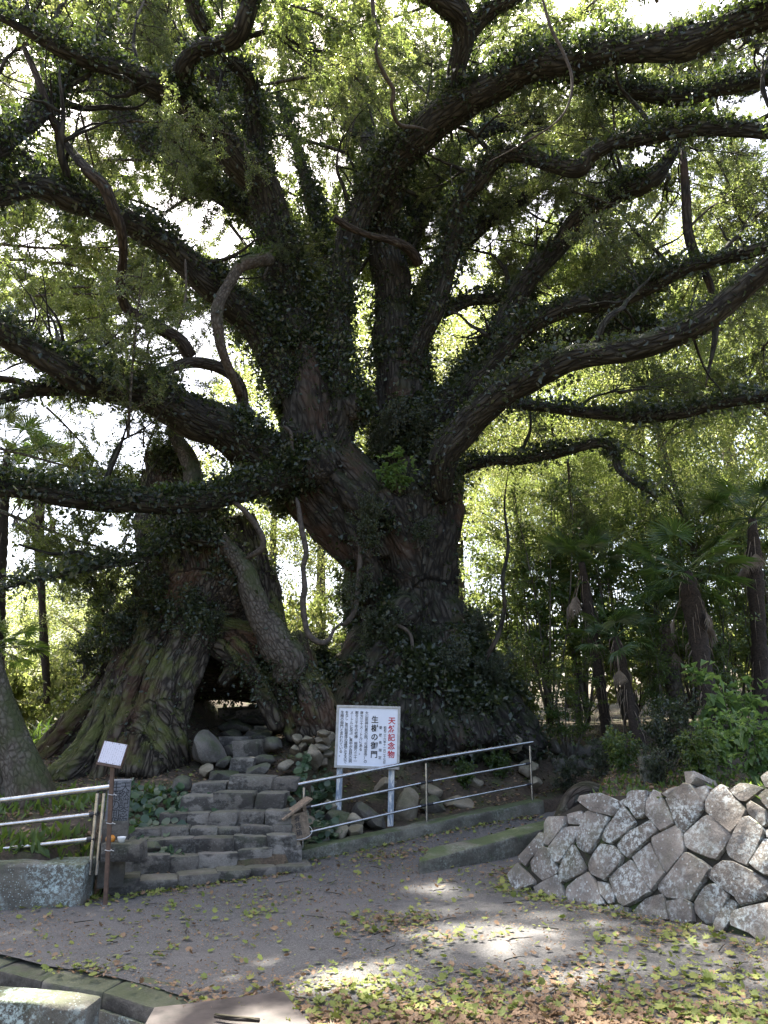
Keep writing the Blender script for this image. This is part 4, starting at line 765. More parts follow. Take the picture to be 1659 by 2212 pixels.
gl = [(60, 18.5, 1.8, 2.0), (150, 17, 1.5, 1.8), (220, 19, 1.8, 2.2), (-40, 17.5, 1.9, 2.4), (290, 20, 2, 2.6), (640, 19, 1.6, 2.6), (700, 18.4, 1.6, 2.2), (600, 18, 1.5, 2.0)]
LL = ['sunlit bush below the slender slope palm', 'sunlit bush just behind the strap-leaved tufts', 'sunlit bush between the slope palm and the hollow trunk', 'sunlit bush behind the tall dark slope palm', 'tall sunlit bush touching the side of the hollow trunk', 'sunlit bush framed by the gap between the two trunks', 'tall sunlit bush close behind the liana loop', 'sunlit bush close behind the pale leaning limb']
for k, (u, Y, s, h) in enumerate(gl): shrub_px(u, 1500, Y, s, h, 'bright', LL[k], 'sunlit bushes behind the hollow trunk', k)
shrub_px(255, 1520, 13.9, 1.3, 2.6, 'gloss', 'dark glossy shrub growing against the back of the hollow trunk', None, 1)
for k, (u, v, Y, s_, lab) in enumerate([(255, 1420, 12.7, .95, 'large dark ivy bush covering the side of the hollow trunk'), (330, 1360, 12.75, .85, 'dark ivy bush on the shoulder of the hollow trunk'), (225, 1330, 13.3, .9, 'dark leafy bush highest on the back of the hollow trunk'), (440, 1395, 12.6, .55, 'ivy sprig hanging over the top of the archway'), (300, 1290, 13.0, .8, 'dark ivy bush below the low horizontal limb'), (180, 1470, 13.0, .8, 'dark ivy bush low on the outer root of the hollow trunk')]):
    p = P(u, v, Y); shrub(p[0], p[1], s_, s_ * .95, 'ivy', lab, None, p[2], k)
for (u, v, Y, s, h, lab) in [(1650, 1640, 9.2, .62, .95, 'pale green broad-leaved bush at the top of the boulder wall'), (1620, 1600, 10.6, .9, 1.3, 'broad-leaved bush behind the pale green one'), (1520, 1640, 10.0, .6, .8, 'small broad-leaved bush near the thick palm')]:
    shrub_px(u, v, Y, s, h, 'young', lab, None, int(u))
shrub_px(1440, 1620, 10.6, .8, .9, 'ivy', 'low dark bush on the terrace below the palms', None, 1)
shrub_px(1500, 1630, 9.6, .55, .6, 'gloss', 'small glossy bush on the terrace behind the boulder wall', None, 2)
for k, (u, v, Y, s_) in enumerate([(1215, 1640, 12.5, .5), (1080, 1660, 12.6, .4), (1290, 1660, 12.2, .55), (1350, 1690, 10.8, .5), (1420, 1690, 9.9, .4), (1010, 1700, 12.2, .35)]):
    shrub_px(u, v, Y, s_, s_ * 1.1, ['ivy', 'gloss'][k % 2], ['low leafy undergrowth bush under the low rubble wall', 'small glossy bush at the end of the root flare', 'low leafy bush at the foot of the straight dark palm', 'small glossy bush behind the pale twisted root', 'low leafy bush beside the concrete stakes', 'small glossy bush behind the middle of the sloping railing'][k], None, k)
g = np.random.default_rng(71)
p_, n_ = surface_samples(trunk_r, 900, g, lambda c, n: (n[:, 1] < -.1) * (c[:, 2] > 2.3) * (c[:, 2] < 7.5)); sel = sstep(0, .3, fbm(p_ * .8, 3, 77)) > .3
for p, n in list(zip(p_[sel], n_[sel]))[:36]:
    d = Vector(unit(n + np.array([0, 0, -.15]))); o = share('ivy_tuft', SH['ivy'][g.integers(0, 2)]); o.parent = giant; o.matrix_parent_inverse = GINV
    o.matrix_basis = Matrix.Translation(Vector(p)) @ d.to_track_quat('Z', 'Y').to_matrix().to_4x4() @ Matrix.Rotation(g.uniform(0, 6), 4, 'Z') @ Matrix.Diagonal((.5, .5, .32, 1)) @ Matrix.Scale(g.uniform(.7, 1.4), 4)
# nandina-like green plant perched in the fork of the big trunk
for k, (u, v, Y, s) in enumerate([(865, 1010, 12.9, .62), (800, 1150, 12.7, .6), (760, 1250, 12.75, .55), (905, 1130, 12.9, .5)]):
    p = P(u, v + 60, Y); shrub(p[0], p[1], s, s * 1.1, 'young' if k == 0 else 'ivy', ['fresh green sapling perched in the fork of the ivy-clad trunk', 'bushy ivy tuft on the trunk below the fork', 'drooping ivy tuft above the liana loop', 'ivy tuft beside the swollen limb base'][k], None, p[2], k)
# dwarf bamboo / lily tufts by the leaning tree
def tuft_mesh(seed, n, L0, w, mat):
    g = np.random.default_rng(seed); d = unit(g.normal(size=(n, 3)) * [.8, .8, .2] + [0, 0, .9]); c = g.normal(size=(n, 3)) * [.12, .12, .0]; L = L0 * g.uniform(.6, 1.1, n)
    m1 = c + d * L[:, None] * .55; e = c + d * L[:, None] * .9 + np.stack([d[:, 0], d[:, 1], -np.abs(d[:, 0]) - np.abs(d[:, 1])], 1) * L[:, None] * .35; s = unit(np.cross(d, [0, 0, 1.] + g.normal(size=(n, 3)) * .1)) * w
    v = np.stack([c - s * .6, c + s * .6, m1 + s, m1 - s, e], 1).reshape(-1, 3); i = np.arange(n)[:, None] * 5
    t = np.concatenate([i + [[0, 1, 2]], i + [[0, 2, 3]], i + [[3, 2, 4]]], 1).reshape(-1, 3); me = rawmesh('tuft', v, t, np.repeat(g.random(n), 3)); me.materials.append(M[mat]); return me
TUFT = [tuft_mesh(k, 70, .6, .013, 'palmleaf') for k in range(2)]
for k, (u, v, Y) in enumerate([(60, 1560, 14.2), (95, 1560, 13.8), (130, 1580, 13.9), (165, 1560, 14.3), (40, 1600, 13.2), (190, 1590, 14.0)]):
    p = P(u, v, Y); o = share('lily_tuft', TUFT[k % 2], None, (p[0], p[1], float(ground_z(np.array([p[0]]), np.array([p[1]]))[0])), (0, 0, k), (1.3, 1.3, 1.2)); tag(o, ['dark strap-leaved tuft growing close behind the leaning trunk', 'dark strap-leaved tuft in the middle of its clump', 'dark strap-leaved tuft touching the end of the mossy root', 'dark strap-leaved tuft highest on the slope', 'dark strap-leaved tuft lowest in its clump', 'dark strap-leaved tuft below the small bright tree'][k], 'plant', 'strap-leaved tufts')

# ------------------------------------------------------------------ stones
def block_mesh(seed, rnd=.12, amp=.05):
    g = np.random.default_rng(seed); bm = bmesh.new(); bmesh.ops.create_cube(bm, size=2); bmesh.ops.subdivide_edges(bm, edges=bm.edges, cuts=4, use_grid_fill=True)
    v = np.array([x.co[:] for x in bm.verts]); q = np.sort(np.abs(v), 1); ed = np.clip((q[:, 1] - .55) / .45, 0, 1) ** 2; v = v * (1 - rnd * ed * .6)[:, None]
    v += unit(v) * (amp * fbm(v * 1.1 + seed * 3.3, 3, seed))[:, None] * 2; sk = g.uniform(-.1, .1, 3); v[:, 0] += sk[0] * v[:, 2] + sk[1] * v[:, 1] * .5; v[:, 2] += sk[2] * v[:, 0] * .6
    for x, c in zip(bm.verts, v): x.co = c * .5
    me = bpy.data.meshes.new('stone'); bm.to_mesh(me); bm.free(); return me
def rock_mesh(seed, planes=13, sub=3):
    g = np.random.default_rng(seed); bm = bmesh.new(); bmesh.ops.create_icosphere(bm, subdivisions=sub, radius=1); v = np.array([x.co[:] for x in bm.verts])
    for _ in range(planes):
        n = unit(g.normal(size=3)); d = g.uniform(.5, .82); e = v @ n - d; v = v - np.maximum(e, 0)[:, None] * n * .96
    v += unit(v) * (.05 * fbm(v * 2 + seed, 3, seed))[:, None]; v = v / np.abs(v).max(0)
    for x, c in zip(bm.verts, v): x.co = c * .5
    me = bpy.data.meshes.new('rock'); bm.to_mesh(me); bm.free(); return me
def stone_set(fn, seeds, mat):
    out = []
    for s in seeds:
        me = fn(s); me.materials.append(M[mat]); me.polygons.foreach_set('use_smooth', [True] * len(me.polygons)); me.set_sharp_from_angle(angle=R(38)); out.append(me)
    return out
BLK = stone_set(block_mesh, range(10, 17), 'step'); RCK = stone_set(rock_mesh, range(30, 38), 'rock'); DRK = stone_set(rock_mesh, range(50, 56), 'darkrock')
def place(me, name, parent, u0, v0, u1, v1, Y, depth, rz=0., tilt=0., g=None):
    """stone whose front fills the pixel box, with its front at distance Y"""
    a = P((u0 + u1) / 2, (v0 + v1) / 2, Y); k = MPP((u0 + u1) / 2, (v0 + v1) / 2, Y); w = (u1 - u0) * k; h = (v1 - v0) * k
    o = share(name, me, None, (a[0], a[1] + depth * .5, a[2]), (0, tilt, rz), (w / max(.6, math.cos(rz)), depth, h))
    if parent is not None: o.parent = parent; o.matrix_parent_inverse = Matrix.Translation(-Vector(parent.location))
    return o
z5 = lambda x, y: ((x / 2.37 + 200) / 1.1573, (y / 2.37 + 1550) / 1.1573)     # measured in an enlarged crop
g = np.random.default_rng(5)
steps = tag(empty('stone_steps', (-2.1, 8.9, -.1)), 'broad flight of dark rough stone steps up to the archway', 'steps')
ROWS = [
 (8.45, .28, [(130, 300, 1540, 1655), (303, 532, 1545, 1630), (538, 768, 1515, 1612), (770, 960, 1490, 1590), (960, 1132, 1470, 1562), (1135, 1345, 1462, 1532)], .9),
 (8.78, .16, [(75, 275, 1420, 1540), (275, 502, 1398, 1545), (505, 662, 1405, 1525), (670, 898, 1388, 1510), (900, 1110, 1360, 1488), (1110, 1290, 1335, 1455)], .8),
 (9.08, .10, [(315, 465, 1308, 1402), (460, 655, 1300, 1405), (655, 890, 1296, 1398), (890, 1092, 1285, 1372), (1090, 1262, 1276, 1342)], .5),
 (9.36, .06, [(275, 465, 1238, 1318), (470, 627, 1228, 1308), (629, 792, 1232, 1306), (790, 938, 1232, 1300), (938, 1127, 1222, 1298), (1125, 1242, 1215, 1280)], .35),
 (9.64, .0, [(462, 622, 1148, 1236), (623, 754, 1146, 1236), (754, 922, 1142, 1236), (922, 1088, 1136, 1236), (1088, 1242, 1134, 1224)], .15),
 (9.95, 0., [(582, 786, 1046, 1136), (788, 1028, 1024, 1132), (1038, 1212, 1028, 1128)], .05),
 (10.35, 0., [(655, 865, 965, 1042), (878, 1142, 926, 1014), (1128, 1285, 938, 1004)], 0.),
 (11.5, 0., [(885, 1022, 820, 895)], 0.)]
for Y0, _, st, skew in ROWS:
    um = 700.
    for (x0, x1, y0, y1) in st:
        a = z5(x0, y0); b = z5(x1, y1); Y = Y0 + skew * ((x0 + x1) / 2 - 130) / 1200.
        o = place(BLK[g.integers(0, 7)], 'step_stone', steps, a[0] - 1.5, a[1], b[0] + 1.5, b[1] + 5, Y + g.uniform(-.03, .03), .46, math.atan2(skew, 2.45) * .8 + g.uniform(-.05, .05), g.uniform(-.03, .03))
inner = tag(empty('stone_steps', (-2.4, 12.5, 1.0)), 'narrow flight of flat stones climbing inside the archway', 'steps')
INN = [(12.2, [(828, 928, 740, 815), (926, 1068, 706, 800), (1066, 1180, 695, 775)]), (12.7, [(835, 1000, 682, 745), (995, 1130, 668, 715)]), (13.1, [(815, 960, 648, 700), (955, 1120, 640, 690)]), (13.5, [(800, 1040, 605, 660), (1035, 1130, 620, 660)]),
       (13.9, [(850, 960, 575, 620), (955, 1090, 560, 610)]), (14.3, [(830, 950, 540, 582), (945, 1080, 528, 575)]), (14.8, [(820, 1000, 505, 550), (995, 1085, 500, 540)])]
for Y, st in INN:
    for (x0, x1, y0, y1) in st:
        a = z5(x0, y0); b = z5(x1, y1); place((BLK + DRK)[g.integers(0, 13)], 'step_stone', inner, a[0] - 4, a[1] + g.uniform(-2, 4), b[0] + 4, b[1] + 8, Y + g.uniform(-.1, .1), .55, g.uniform(-.2, .2), g.uniform(-.12, .12))
def rock(box, Y, depth, label, mat=DRK, i=0, name='boulder', cat='boulder', group=None):
    a = z5(box[0], box[2]); b = z5(box[1], box[3]); o = place(mat[i % len(mat)], name, None, a[0], a[1], b[0], b[1], Y, depth, .2 * ((i * 7) % 5 - 2), 0); tag(o, label, cat, group); return o
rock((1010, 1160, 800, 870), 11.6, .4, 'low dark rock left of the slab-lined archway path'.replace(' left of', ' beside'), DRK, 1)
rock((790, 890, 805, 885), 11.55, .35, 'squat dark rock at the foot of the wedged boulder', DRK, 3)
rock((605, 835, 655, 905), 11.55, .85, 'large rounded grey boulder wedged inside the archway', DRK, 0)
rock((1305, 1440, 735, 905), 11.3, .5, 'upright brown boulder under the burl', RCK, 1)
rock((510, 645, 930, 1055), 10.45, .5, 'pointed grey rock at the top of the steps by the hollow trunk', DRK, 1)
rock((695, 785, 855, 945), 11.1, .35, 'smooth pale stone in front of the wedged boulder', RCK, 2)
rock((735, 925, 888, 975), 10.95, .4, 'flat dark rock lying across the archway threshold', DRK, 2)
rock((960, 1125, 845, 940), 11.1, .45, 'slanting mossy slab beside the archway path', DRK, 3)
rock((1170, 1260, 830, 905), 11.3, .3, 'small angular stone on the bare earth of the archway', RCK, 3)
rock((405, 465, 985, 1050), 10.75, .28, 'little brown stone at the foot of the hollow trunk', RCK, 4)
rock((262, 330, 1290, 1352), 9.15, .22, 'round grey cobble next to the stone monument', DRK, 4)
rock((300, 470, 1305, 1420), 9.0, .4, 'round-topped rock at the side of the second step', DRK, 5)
# stacked stones under the burl
heap = tag(empty('stone_stack', tuple(P(690, 1640, 11.6))), 'stack of flat tan stones packed under the burl', 'stone stack')
for k, (x0, x1, y0, y1) in enumerate([(1400, 1480, 648, 700), (1300, 1385, 690, 740), (1370, 1470, 695, 748), (1360, 1480, 735, 780), (1440, 1500, 668, 745), (1395, 1490, 775, 830), (1280, 1335, 725, 780), (1380, 1480, 820, 880), (1250, 1310, 680, 735), (1230, 1300, 745, 800)]):
    a = z5(x0, y0); b = z5(x1, y1); place(RCK[k % 8], 'stone', heap, a[0] - 2, a[1] - 2, b[0] + 2, b[1] + 2, 11.55 + .05 * (k % 3), .45, .1 * (k % 4 - 1.5), .12 * (k % 5 - 2))
# rocks of the bank below the sign
z6 = lambda x, y: ((x / 2.37 + 700) / 1.1573, (y / 2.37 + 1650) / 1.1573)
bank = tag(empty('rock_bank', tuple(P(840, 1760, 11.0))), 'bank of tan and grey rocks behind the sloping steel railing', 'rock bank')
BANK = [(410, 590, 855, 985, 10.9), (385, 495, 915, 1000, 10.7), (390, 500, 985, 1050, 10.55), (675, 835, 770, 985, 11.2), (845, 1000, 815, 945, 11.4), (960, 1140, 805, 905, 11.6), (830, 970, 735, 830, 11.8), (230, 340, 835, 920, 11.0), (150, 275, 985, 1115, 10.35), (80, 200, 940, 1030, 10.6),
        (885, 1060, 500, 610, 12.4), (1000, 1100, 495, 545, 12.6), (870, 960, 450, 520, 12.6), (1360, 1440, 440, 540, 12.7), (1440, 1540, 600, 700, 12.6), (810, 870, 515, 580, 12.4), (520, 630, 940, 1010, 10.75), (1480, 1560, 690, 750, 12.3), (1100, 1200, 690, 760, 12.2), (560, 680, 700, 780, 11.5), (260, 420, 900, 985, 10.7), (330, 400, 990, 1060, 10.5)]
for k, (x0, x1, y0, y1, Y) in enumerate(BANK):
    a = z6(x0, y0); b = z6(x1, y1); place((RCK if k % 4 else DRK)[k % 6], 'rock', bank, a[0] - 3, a[1] - 2, b[0] + 3, b[1] + 6, Y, (b[0] - a[0]) * MPP(a[0], a[1], Y) * .8 + .1, .25 * (k % 5 - 2), .12 * (k % 3 - 1))
# old rough wall in the shade at the back of the path
owall = tag(empty('old_wall', tuple(P(1290, 1660, 13.0))), 'low dark rubble wall in the shade below the palms', 'wall')
for k in range(16):
    u = 1205 + (k % 8) * 24 + 8 * (k // 8); v = 1612 + 32 * (k // 8) + (k * 7) % 9; Y = 13.2 - .25 * (k // 8)
    place(DRK[k % 6], 'stone', owall, u - 16, v - 15, u + 16, v + 24, Y, .4, .3 * (k % 3 - 1))

# ------------------------------------------------------------------ boulder retaining wall, one object per stone
B0 = np.array([1.36, 7.9, .06]); B1 = np.array([2.72, 5.88, .1]); ax = unit(B1 - B0); back = unit(np.cross(ax, [0, 0, 1.])); back = back if back[1] > 0 else -back
upw = unit(np.array([0, 0, 1.]) + back * .3); nw = unit(np.cross(ax, upw)); nw = nw if nw[1] < 0 else -nw
z7 = lambda x, y: ((x / 2.304 + 1200) / 1.1573, (y / 2.304 + 1800) / 1.1573)
wall = tag(empty('boulder_wall', tuple(B0)), 'retaining wall of fitted lichened granite blocks beside the lane', 'wall')
WS = [[(160, 890), (225, 822), (320, 925), (318, 950), (205, 992)], [(230, 795), (345, 650), (375, 660), (372, 725), (300, 800), (270, 845)], [(300, 820), (360, 735), (400, 740), (455, 850), (455, 885), (370, 928), (305, 870)],
 [(320, 965), (450, 895), (475, 940), (500, 1050), (470, 1050), (345, 1020)], [(375, 600), (400, 560), (505, 560), (500, 610), (405, 725), (375, 715)], [(505, 545), (590, 525), (605, 560), (595, 605), (515, 600)], [(410, 745), (480, 625), (580, 615), (580, 650), (470, 820), (440, 820)],
 [(462, 870), (500, 760), (545, 720), (615, 850), (605, 885), (475, 940)], [(505, 990), (520, 955), (625, 878), (665, 920), (720, 1060), (600, 1085), (520, 1050)], [(575, 470), (590, 440), (705, 425), (800, 465), (800, 540), (765, 555), (650, 530)],
 [(610, 540), (630, 525), (745, 560), (740, 590), (640, 770), (575, 735), (565, 690)], [(715, 680), (735, 625), (835, 500), (900, 590), (890, 615), (760, 715), (720, 700)], [(640, 800), (700, 715), (770, 725), (830, 790), (815, 830), (725, 925), (650, 890), (630, 840)],
 [(680, 930), (740, 940), (780, 1000), (775, 1050), (745, 1058), (700, 1000)], [(855, 430), (880, 410), (965, 410), (960, 555), (905, 568), (860, 500)], [(800, 720), (825, 690), (880, 640), (985, 580), (1025, 630), (1020, 650), (860, 795), (805, 745)],
 [(745, 910), (870, 810), (890, 830), (990, 985), (985, 1000), (845, 1078), (810, 1055), (750, 930)], [(880, 790), (985, 710), (1000, 740), (1075, 885), (1000, 985), (930, 880)], [(965, 470), (1005, 405), (1035, 420), (1120, 570), (1120, 600), (1045, 640), (965, 550)],
 [(1085, 460), (1180, 370), (1220, 375), (1295, 490), (1285, 525), (1180, 650), (1150, 640), (1110, 520)], [(1000, 680), (1130, 608), (1165, 640), (1190, 740), (1180, 775), (1085, 880), (1060, 850), (1010, 740)], [(1025, 950), (1080, 900), (1190, 770), (1230, 780), (1340, 855), (1335, 880), (1225, 1040), (1080, 1025), (1040, 990)],
 [(1185, 660), (1290, 560), (1340, 555), (1450, 650), (1450, 680), (1370, 805), (1300, 785), (1195, 735)], [(1305, 450), (1385, 375), (1410, 385), (1540, 520), (1530, 555), (1460, 655), (1440, 640), (1310, 530)], [(1240, 400), (1310, 380), (1325, 430), (1290, 480), (1255, 440)],
 [(885, 1115), (960, 1030), (1055, 1005), (1075, 1050), (1095, 1150), (1000, 1160)], [(1080, 1045), (1190, 1035), (1230, 1060), (1240, 1160), (1160, 1185), (1100, 1150)], [(1245, 1050), (1310, 965), (1370, 950), (1440, 1010), (1430, 1040), (1350, 1165), (1300, 1170), (1245, 1110)],
 [(1330, 890), (1410, 815), (1470, 820), (1650, 920), (1660, 980), (1640, 1030), (1505, 1068), (1475, 1020), (1340, 920)], [(1355, 1190), (1370, 1130), (1440, 1030), (1485, 1060), (1475, 1110), (1410, 1220), (1370, 1222)], [(1425, 740), (1520, 570), (1560, 560), (1650, 640), (1645, 665), (1540, 838), (1440, 790)],
 [(1450, 1150), (1470, 1100), (1590, 1065), (1680, 1050), (1740, 1090), (1740, 1300), (1640, 1285), (1560, 1230), (1455, 1185)], [(1450, 410), (1500, 365), (1560, 370), (1635, 395), (1540, 470), (1500, 465)], [(1545, 490), (1570, 470), (1650, 520), (1660, 600), (1640, 615), (1550, 540)], [(1605, 440), (1650, 400), (1740, 400), (1740, 520), (1660, 510)],
 [(1565, 830), (1650, 690), (1760, 700), (1760, 900), (1650, 895)], [(1660, 640), (1760, 600), (1760, 680), (1665, 680)], [(720, 1080), (800, 1065), (870, 1085), (860, 1125), (760, 1125)], [(1210, 1200), (1260, 1170), (1330, 1190), (1340, 1225), (1250, 1230)], [(1620, 330), (1660, 300), (1760, 290), (1760, 390), (1650, 390)], [(810, 470), (850, 450), (862, 500), (820, 500)], [(1060, 430), (1100, 400), (1170, 380), (1090, 450)], [(1660, 1000), (1760, 920), (1760, 1080), (1690, 1045)], [(1180, 300), (1235, 295), (1250, 330), (1225, 370), (1190, 365)]]
g = np.random.default_rng(17); WP = [np.array([on_plane(*z7(x, y), B0, nw) for x, y in poly]) for poly in WS]
hi = on_plane(*z7(1765, 330), B0, nw); lo = on_plane(*z7(1745, 1320), B0, nw); s_hi, s_lo = (hi - B0) @ ax, (lo - B0) @ ax       # the wall goes on past the frame in four rough courses
cols, rws = 7, 4; V_ = np.zeros((rws + 1, cols + 1, 3))
for i in range(rws + 1):
    for j in range(cols + 1):
        f = i / rws; s0 = s_lo * (1 - f) + s_hi * f + .03; jx, jz = (g.uniform(-.09, .09, 2) if 0 < j else (0, 0)); V_[i, j] = B0 + ax * (s0 + j * .36 + (.14 if i % 2 and j else 0) + jx) + upw * (f * 1.2 + (jz if 0 < i < rws else jz * .3))
WP += [np.array([V_[i, j] + (V_[i + 1, j + 1] - V_[i, j]) * .03, V_[i, j + 1] + (V_[i + 1, j] - V_[i, j + 1]) * .03, V_[i + 1, j + 1] - (V_[i + 1, j + 1] - V_[i, j]) * .03, V_[i + 1, j] - (V_[i + 1, j] - V_[i, j + 1]) * .03]) for i in range(rws) for j in range(cols)]
for k, p in enumerate(WP):
    ce = p.mean(0)
    q = []                                                # extra point on every edge, edges worn
    for a, b in zip(p, np.roll(p, -1, 0)):
        q += [a + (ce - a) * -.03, a * .5 + b * .5 + (ce - a * .5 - b * .5) * g.uniform(-.085, -.04)]
    q = np.array(q); n = len(q); size = np.linalg.norm(q - ce, axis=1).mean(); bulge = size * g.uniform(.04, .09) + .02; til = g.normal(size=3) * .05
    def lift(pts, f): return ce + (pts - ce) * f
    def out(pts, h): return pts + nw * (h + (pts - ce) @ til)[:, None] + nw * (.018 * fbm(pts * 7 + k, 2, k))[:, None]
    rings = [lift(q, .9) - nw * .3, lift(q, .99) - nw * .03, out(lift(q, .995), np.full(n, bulge * .5)), out(lift(q, .95), np.full(n, bulge * .9)), out(lift(q, .6), np.full(n, bulge)), out(lift(q, .28), np.full(n, bulge * 1.08))]
    v = np.vstack(rings + [out(ce[None], np.array([bulge * 1.05]))]); f = []
    for a in range(len(rings) - 1):
        for i in range(n): j = (i + 1) % n; f.append((a * n + i, a * n + j, (a + 1) * n + j, (a + 1) * n + i))
    l = (len(rings) - 1) * n; f += [(l + i, l + (i + 1) % n, len(v) - 1) for i in range(n)]
    m = MB(); m.add(v - B0, f); o = m.build('wall_stone', M['wallstone'], wall, True, 50)
core = [z7(150, 1000), z7(470, 1090), z7(900, 1190), z7(1300, 1260), z7(1800, 1360), z7(1800, 330), z7(1600, 380), z7(1300, 395), z7(1000, 425), z7(700, 440), z7(590, 470), z7(400, 580), z7(250, 790)]
cpt = np.array([on_plane(u, v, B0, nw) for u, v in core]); m = MB(); n = len(cpt)
m.add(np.vstack([cpt - nw * .008, cpt - nw * .5]) - B0, [list(range(n)), list(range(2 * n - 1, n - 1, -1))] + [(i, i + n, (i + 1) % n + n, (i + 1) % n) for i in range(n)]); m.build('earth_core', M['mortar'], wall, False)
cpt = np.array([V_[0, 0], V_[0, -1], V_[-1, -1], V_[-1, 0]]); m = MB(); n = 4
m.add(np.vstack([cpt - nw * .012, cpt - nw * .5]) - B0, [list(range(n)), list(range(2 * n - 1, n - 1, -1))] + [(i, i + n, (i + 1) % n + n, (i + 1) % n) for i in range(n)]); m.build('earth_core', M['mortar'], wall, False)

# ------------------------------------------------------------------ concrete kerbs, drain, slabs
def prism(name, pts, mat, h0, bevel=.02, parent=None, worn=.03):     # plan outline with a top height for each corner
    m = MB(); n = len(pts); top = np.array(pts, float); bot = top.copy(); bot[:, 2] = h0
    m.add(np.vstack([bot, top]), [list(range(n))[::-1], list(range(n, 2 * n))] + [(i, (i + 1) % n, (i + 1) % n + n, i + n) for i in range(n)])
    me = m.mesh(name); bm = bmesh.new(); bm.from_mesh(me); bmesh.ops.bevel(bm, geom=list(bm.edges), offset=bevel, segments=2, affect='EDGES', profile=.6)
    if worn:
        bmesh.ops.triangulate(bm, faces=bm.faces[:])
        for _ in range(7):
            e = [x for x in bm.edges if x.calc_length() > .13]
            if not e: break
            bmesh.ops.subdivide_edges(bm, edges=e, cuts=1); bmesh.ops.triangulate(bm, faces=[f for f in bm.faces if len(f.verts) > 3])
        bm.normal_update(); v = np.array([x.co[:] for x in bm.verts]); nn = np.array([x.normal[:] for x in bm.verts]); v += nn * (worn * (fbm(v * 2.6, 3, 5) + .35 * fbm(v * 11, 2, 8)))[:, None]
        for x, c in zip(bm.verts, v): x.co = c
    bm.to_mesh(me); bm.free(); return obj(name, me, M[mat], parent, bool(worn), 40 if worn else None)
def at(u, v, Y): return P(u, v, Y)
a = at(560 * 1.157 / 1.1573, 1862, 10.2)
k0 = at(655, 1836, 10.0); k1 = at(1175, 1727, 11.85); kb = .24
o = prism('concrete_kerb', [(k0[0] - .02, k0[1] - .02, k0[2]), (k1[0], k1[1], k1[2]), (k1[0] - .1, k1[1] + kb, k1[2]), (k0[0] - .1, k0[1] + kb, k0[2])], 'concrete', -.35, .025); tag(o, 'sloping mossy concrete kerb carrying the steel railing by the sign', 'kerb')
e0 = at(905, 1862, 8.9); e1 = at(1180, 1790, 9.9); e2 = at(1195, 1768, 10.4); e3 = at(925, 1832, 9.35)
o = prism('concrete_slab', [(*e0[:2], e0[2]), (*e1[:2], e1[2]), (*e2[:2], e2[2]), (*e3[:2], e3[2])], 'concrete', -.3, .03); tag(o, 'worn sloping concrete ramp edge next to the boulder wall', 'kerb')
l0 = at(-80, 1858, 8.12); l1 = at(184, 1868, 8.12); l2 = at(208, 1868, 8.6); l3 = at(-80, 1855, 8.4)
o = prism('concrete_kerb', [(l0[0] - 3, *l0[1:]), tuple(l1), (l2[0], l2[1] , l1[2]), (l3[0] - 3, l3[1] + .15, l0[2])], 'slab', -.5, .03); tag(o, 'thick lichened concrete kerb under the level railing', 'kerb')
# drain wall (the lichened face at the road edge) in three cast lengths with a coping
dw = tag(empty('drain_wall', (-2, 5.4, -.3)), 'lichened concrete side of the open drain at the road edge', 'drain')
edge = np.array([[-4.2, 7.1], [-2.91, 6.32], [-2.4, 5.97], [-1.86, 5.67], [-1.15, 5.14]])
for i in range(4):
    a, b = edge[i], edge[i + 1]; za, zb = float(road_z(a[0], a[1])) - .05, float(road_z(b[0], b[1])) - .05; t = unit(b - a); nn = np.array([t[1], -t[0]]); nn = nn if nn[1] < 0 else -nn
    a2, b2 = a + t * .006, b - t * .006
    o = prism('wall_block', [(*(a2 + nn * .05), za - .09), (*(b2 + nn * .05), zb - .09), (*(b2 - nn * .16), zb - .09), (*(a2 - nn * .16), za - .09)], 'slab', -.8, .012, dw); o.matrix_parent_inverse = Matrix.Translation(-Vector(dw.location))
    o = prism('coping', [(*(a2 + nn * .035), za + .01), (*(b2 + nn * .035), zb + .01), (*(b2 - nn * .24), zb + .045), (*(a2 - nn * .24), za + .045)], 'darkrock', min(za, zb) - .085, .02, dw); o.matrix_parent_inverse = Matrix.Translation(-Vector(dw.location))
b0 = at(-40, 2150, 4.95); b1 = at(183, 2180, 4.8)
o = prism('concrete_block', [(b0[0] - .3, b0[1], b0[2] + .02), (b1[0], b1[1], b1[2]), (b1[0] + .02, b1[1] + .2, b1[2]), (b0[0] - .3, b0[1] + .22, b0[2] + .02)], 'slab', -.62, .02); tag(o, 'white-lichened concrete block standing by the drain', 'block')
p0 = at(313, 2190, 4.75); p1 = at(640, 2150, 4.95)
o = prism('cover_plate', [(-1.3, 4.4, .0), (-.3, 4.4, .03), (-.62, 5.22, .012), (-1.36, 5.02, -.01)], 'plate', -.06, .004, worn=.004); tag(o, 'flat rusty steel plate covering the drain', 'plate')
c, r = trace([(465, 2186, 9, 4.75), (500, 2196, 11, 4.7), (560, 2206, 8, 4.65)], .05); m = MB(); c[:, 2] = .035 + .012 * np.arange(len(c)) / len(c); m.tube(c, r, 7, .2, 3); tag(m.build('fallen_stick', M['redbark']), 'short dark stick lying on the steel plate', 'stick')
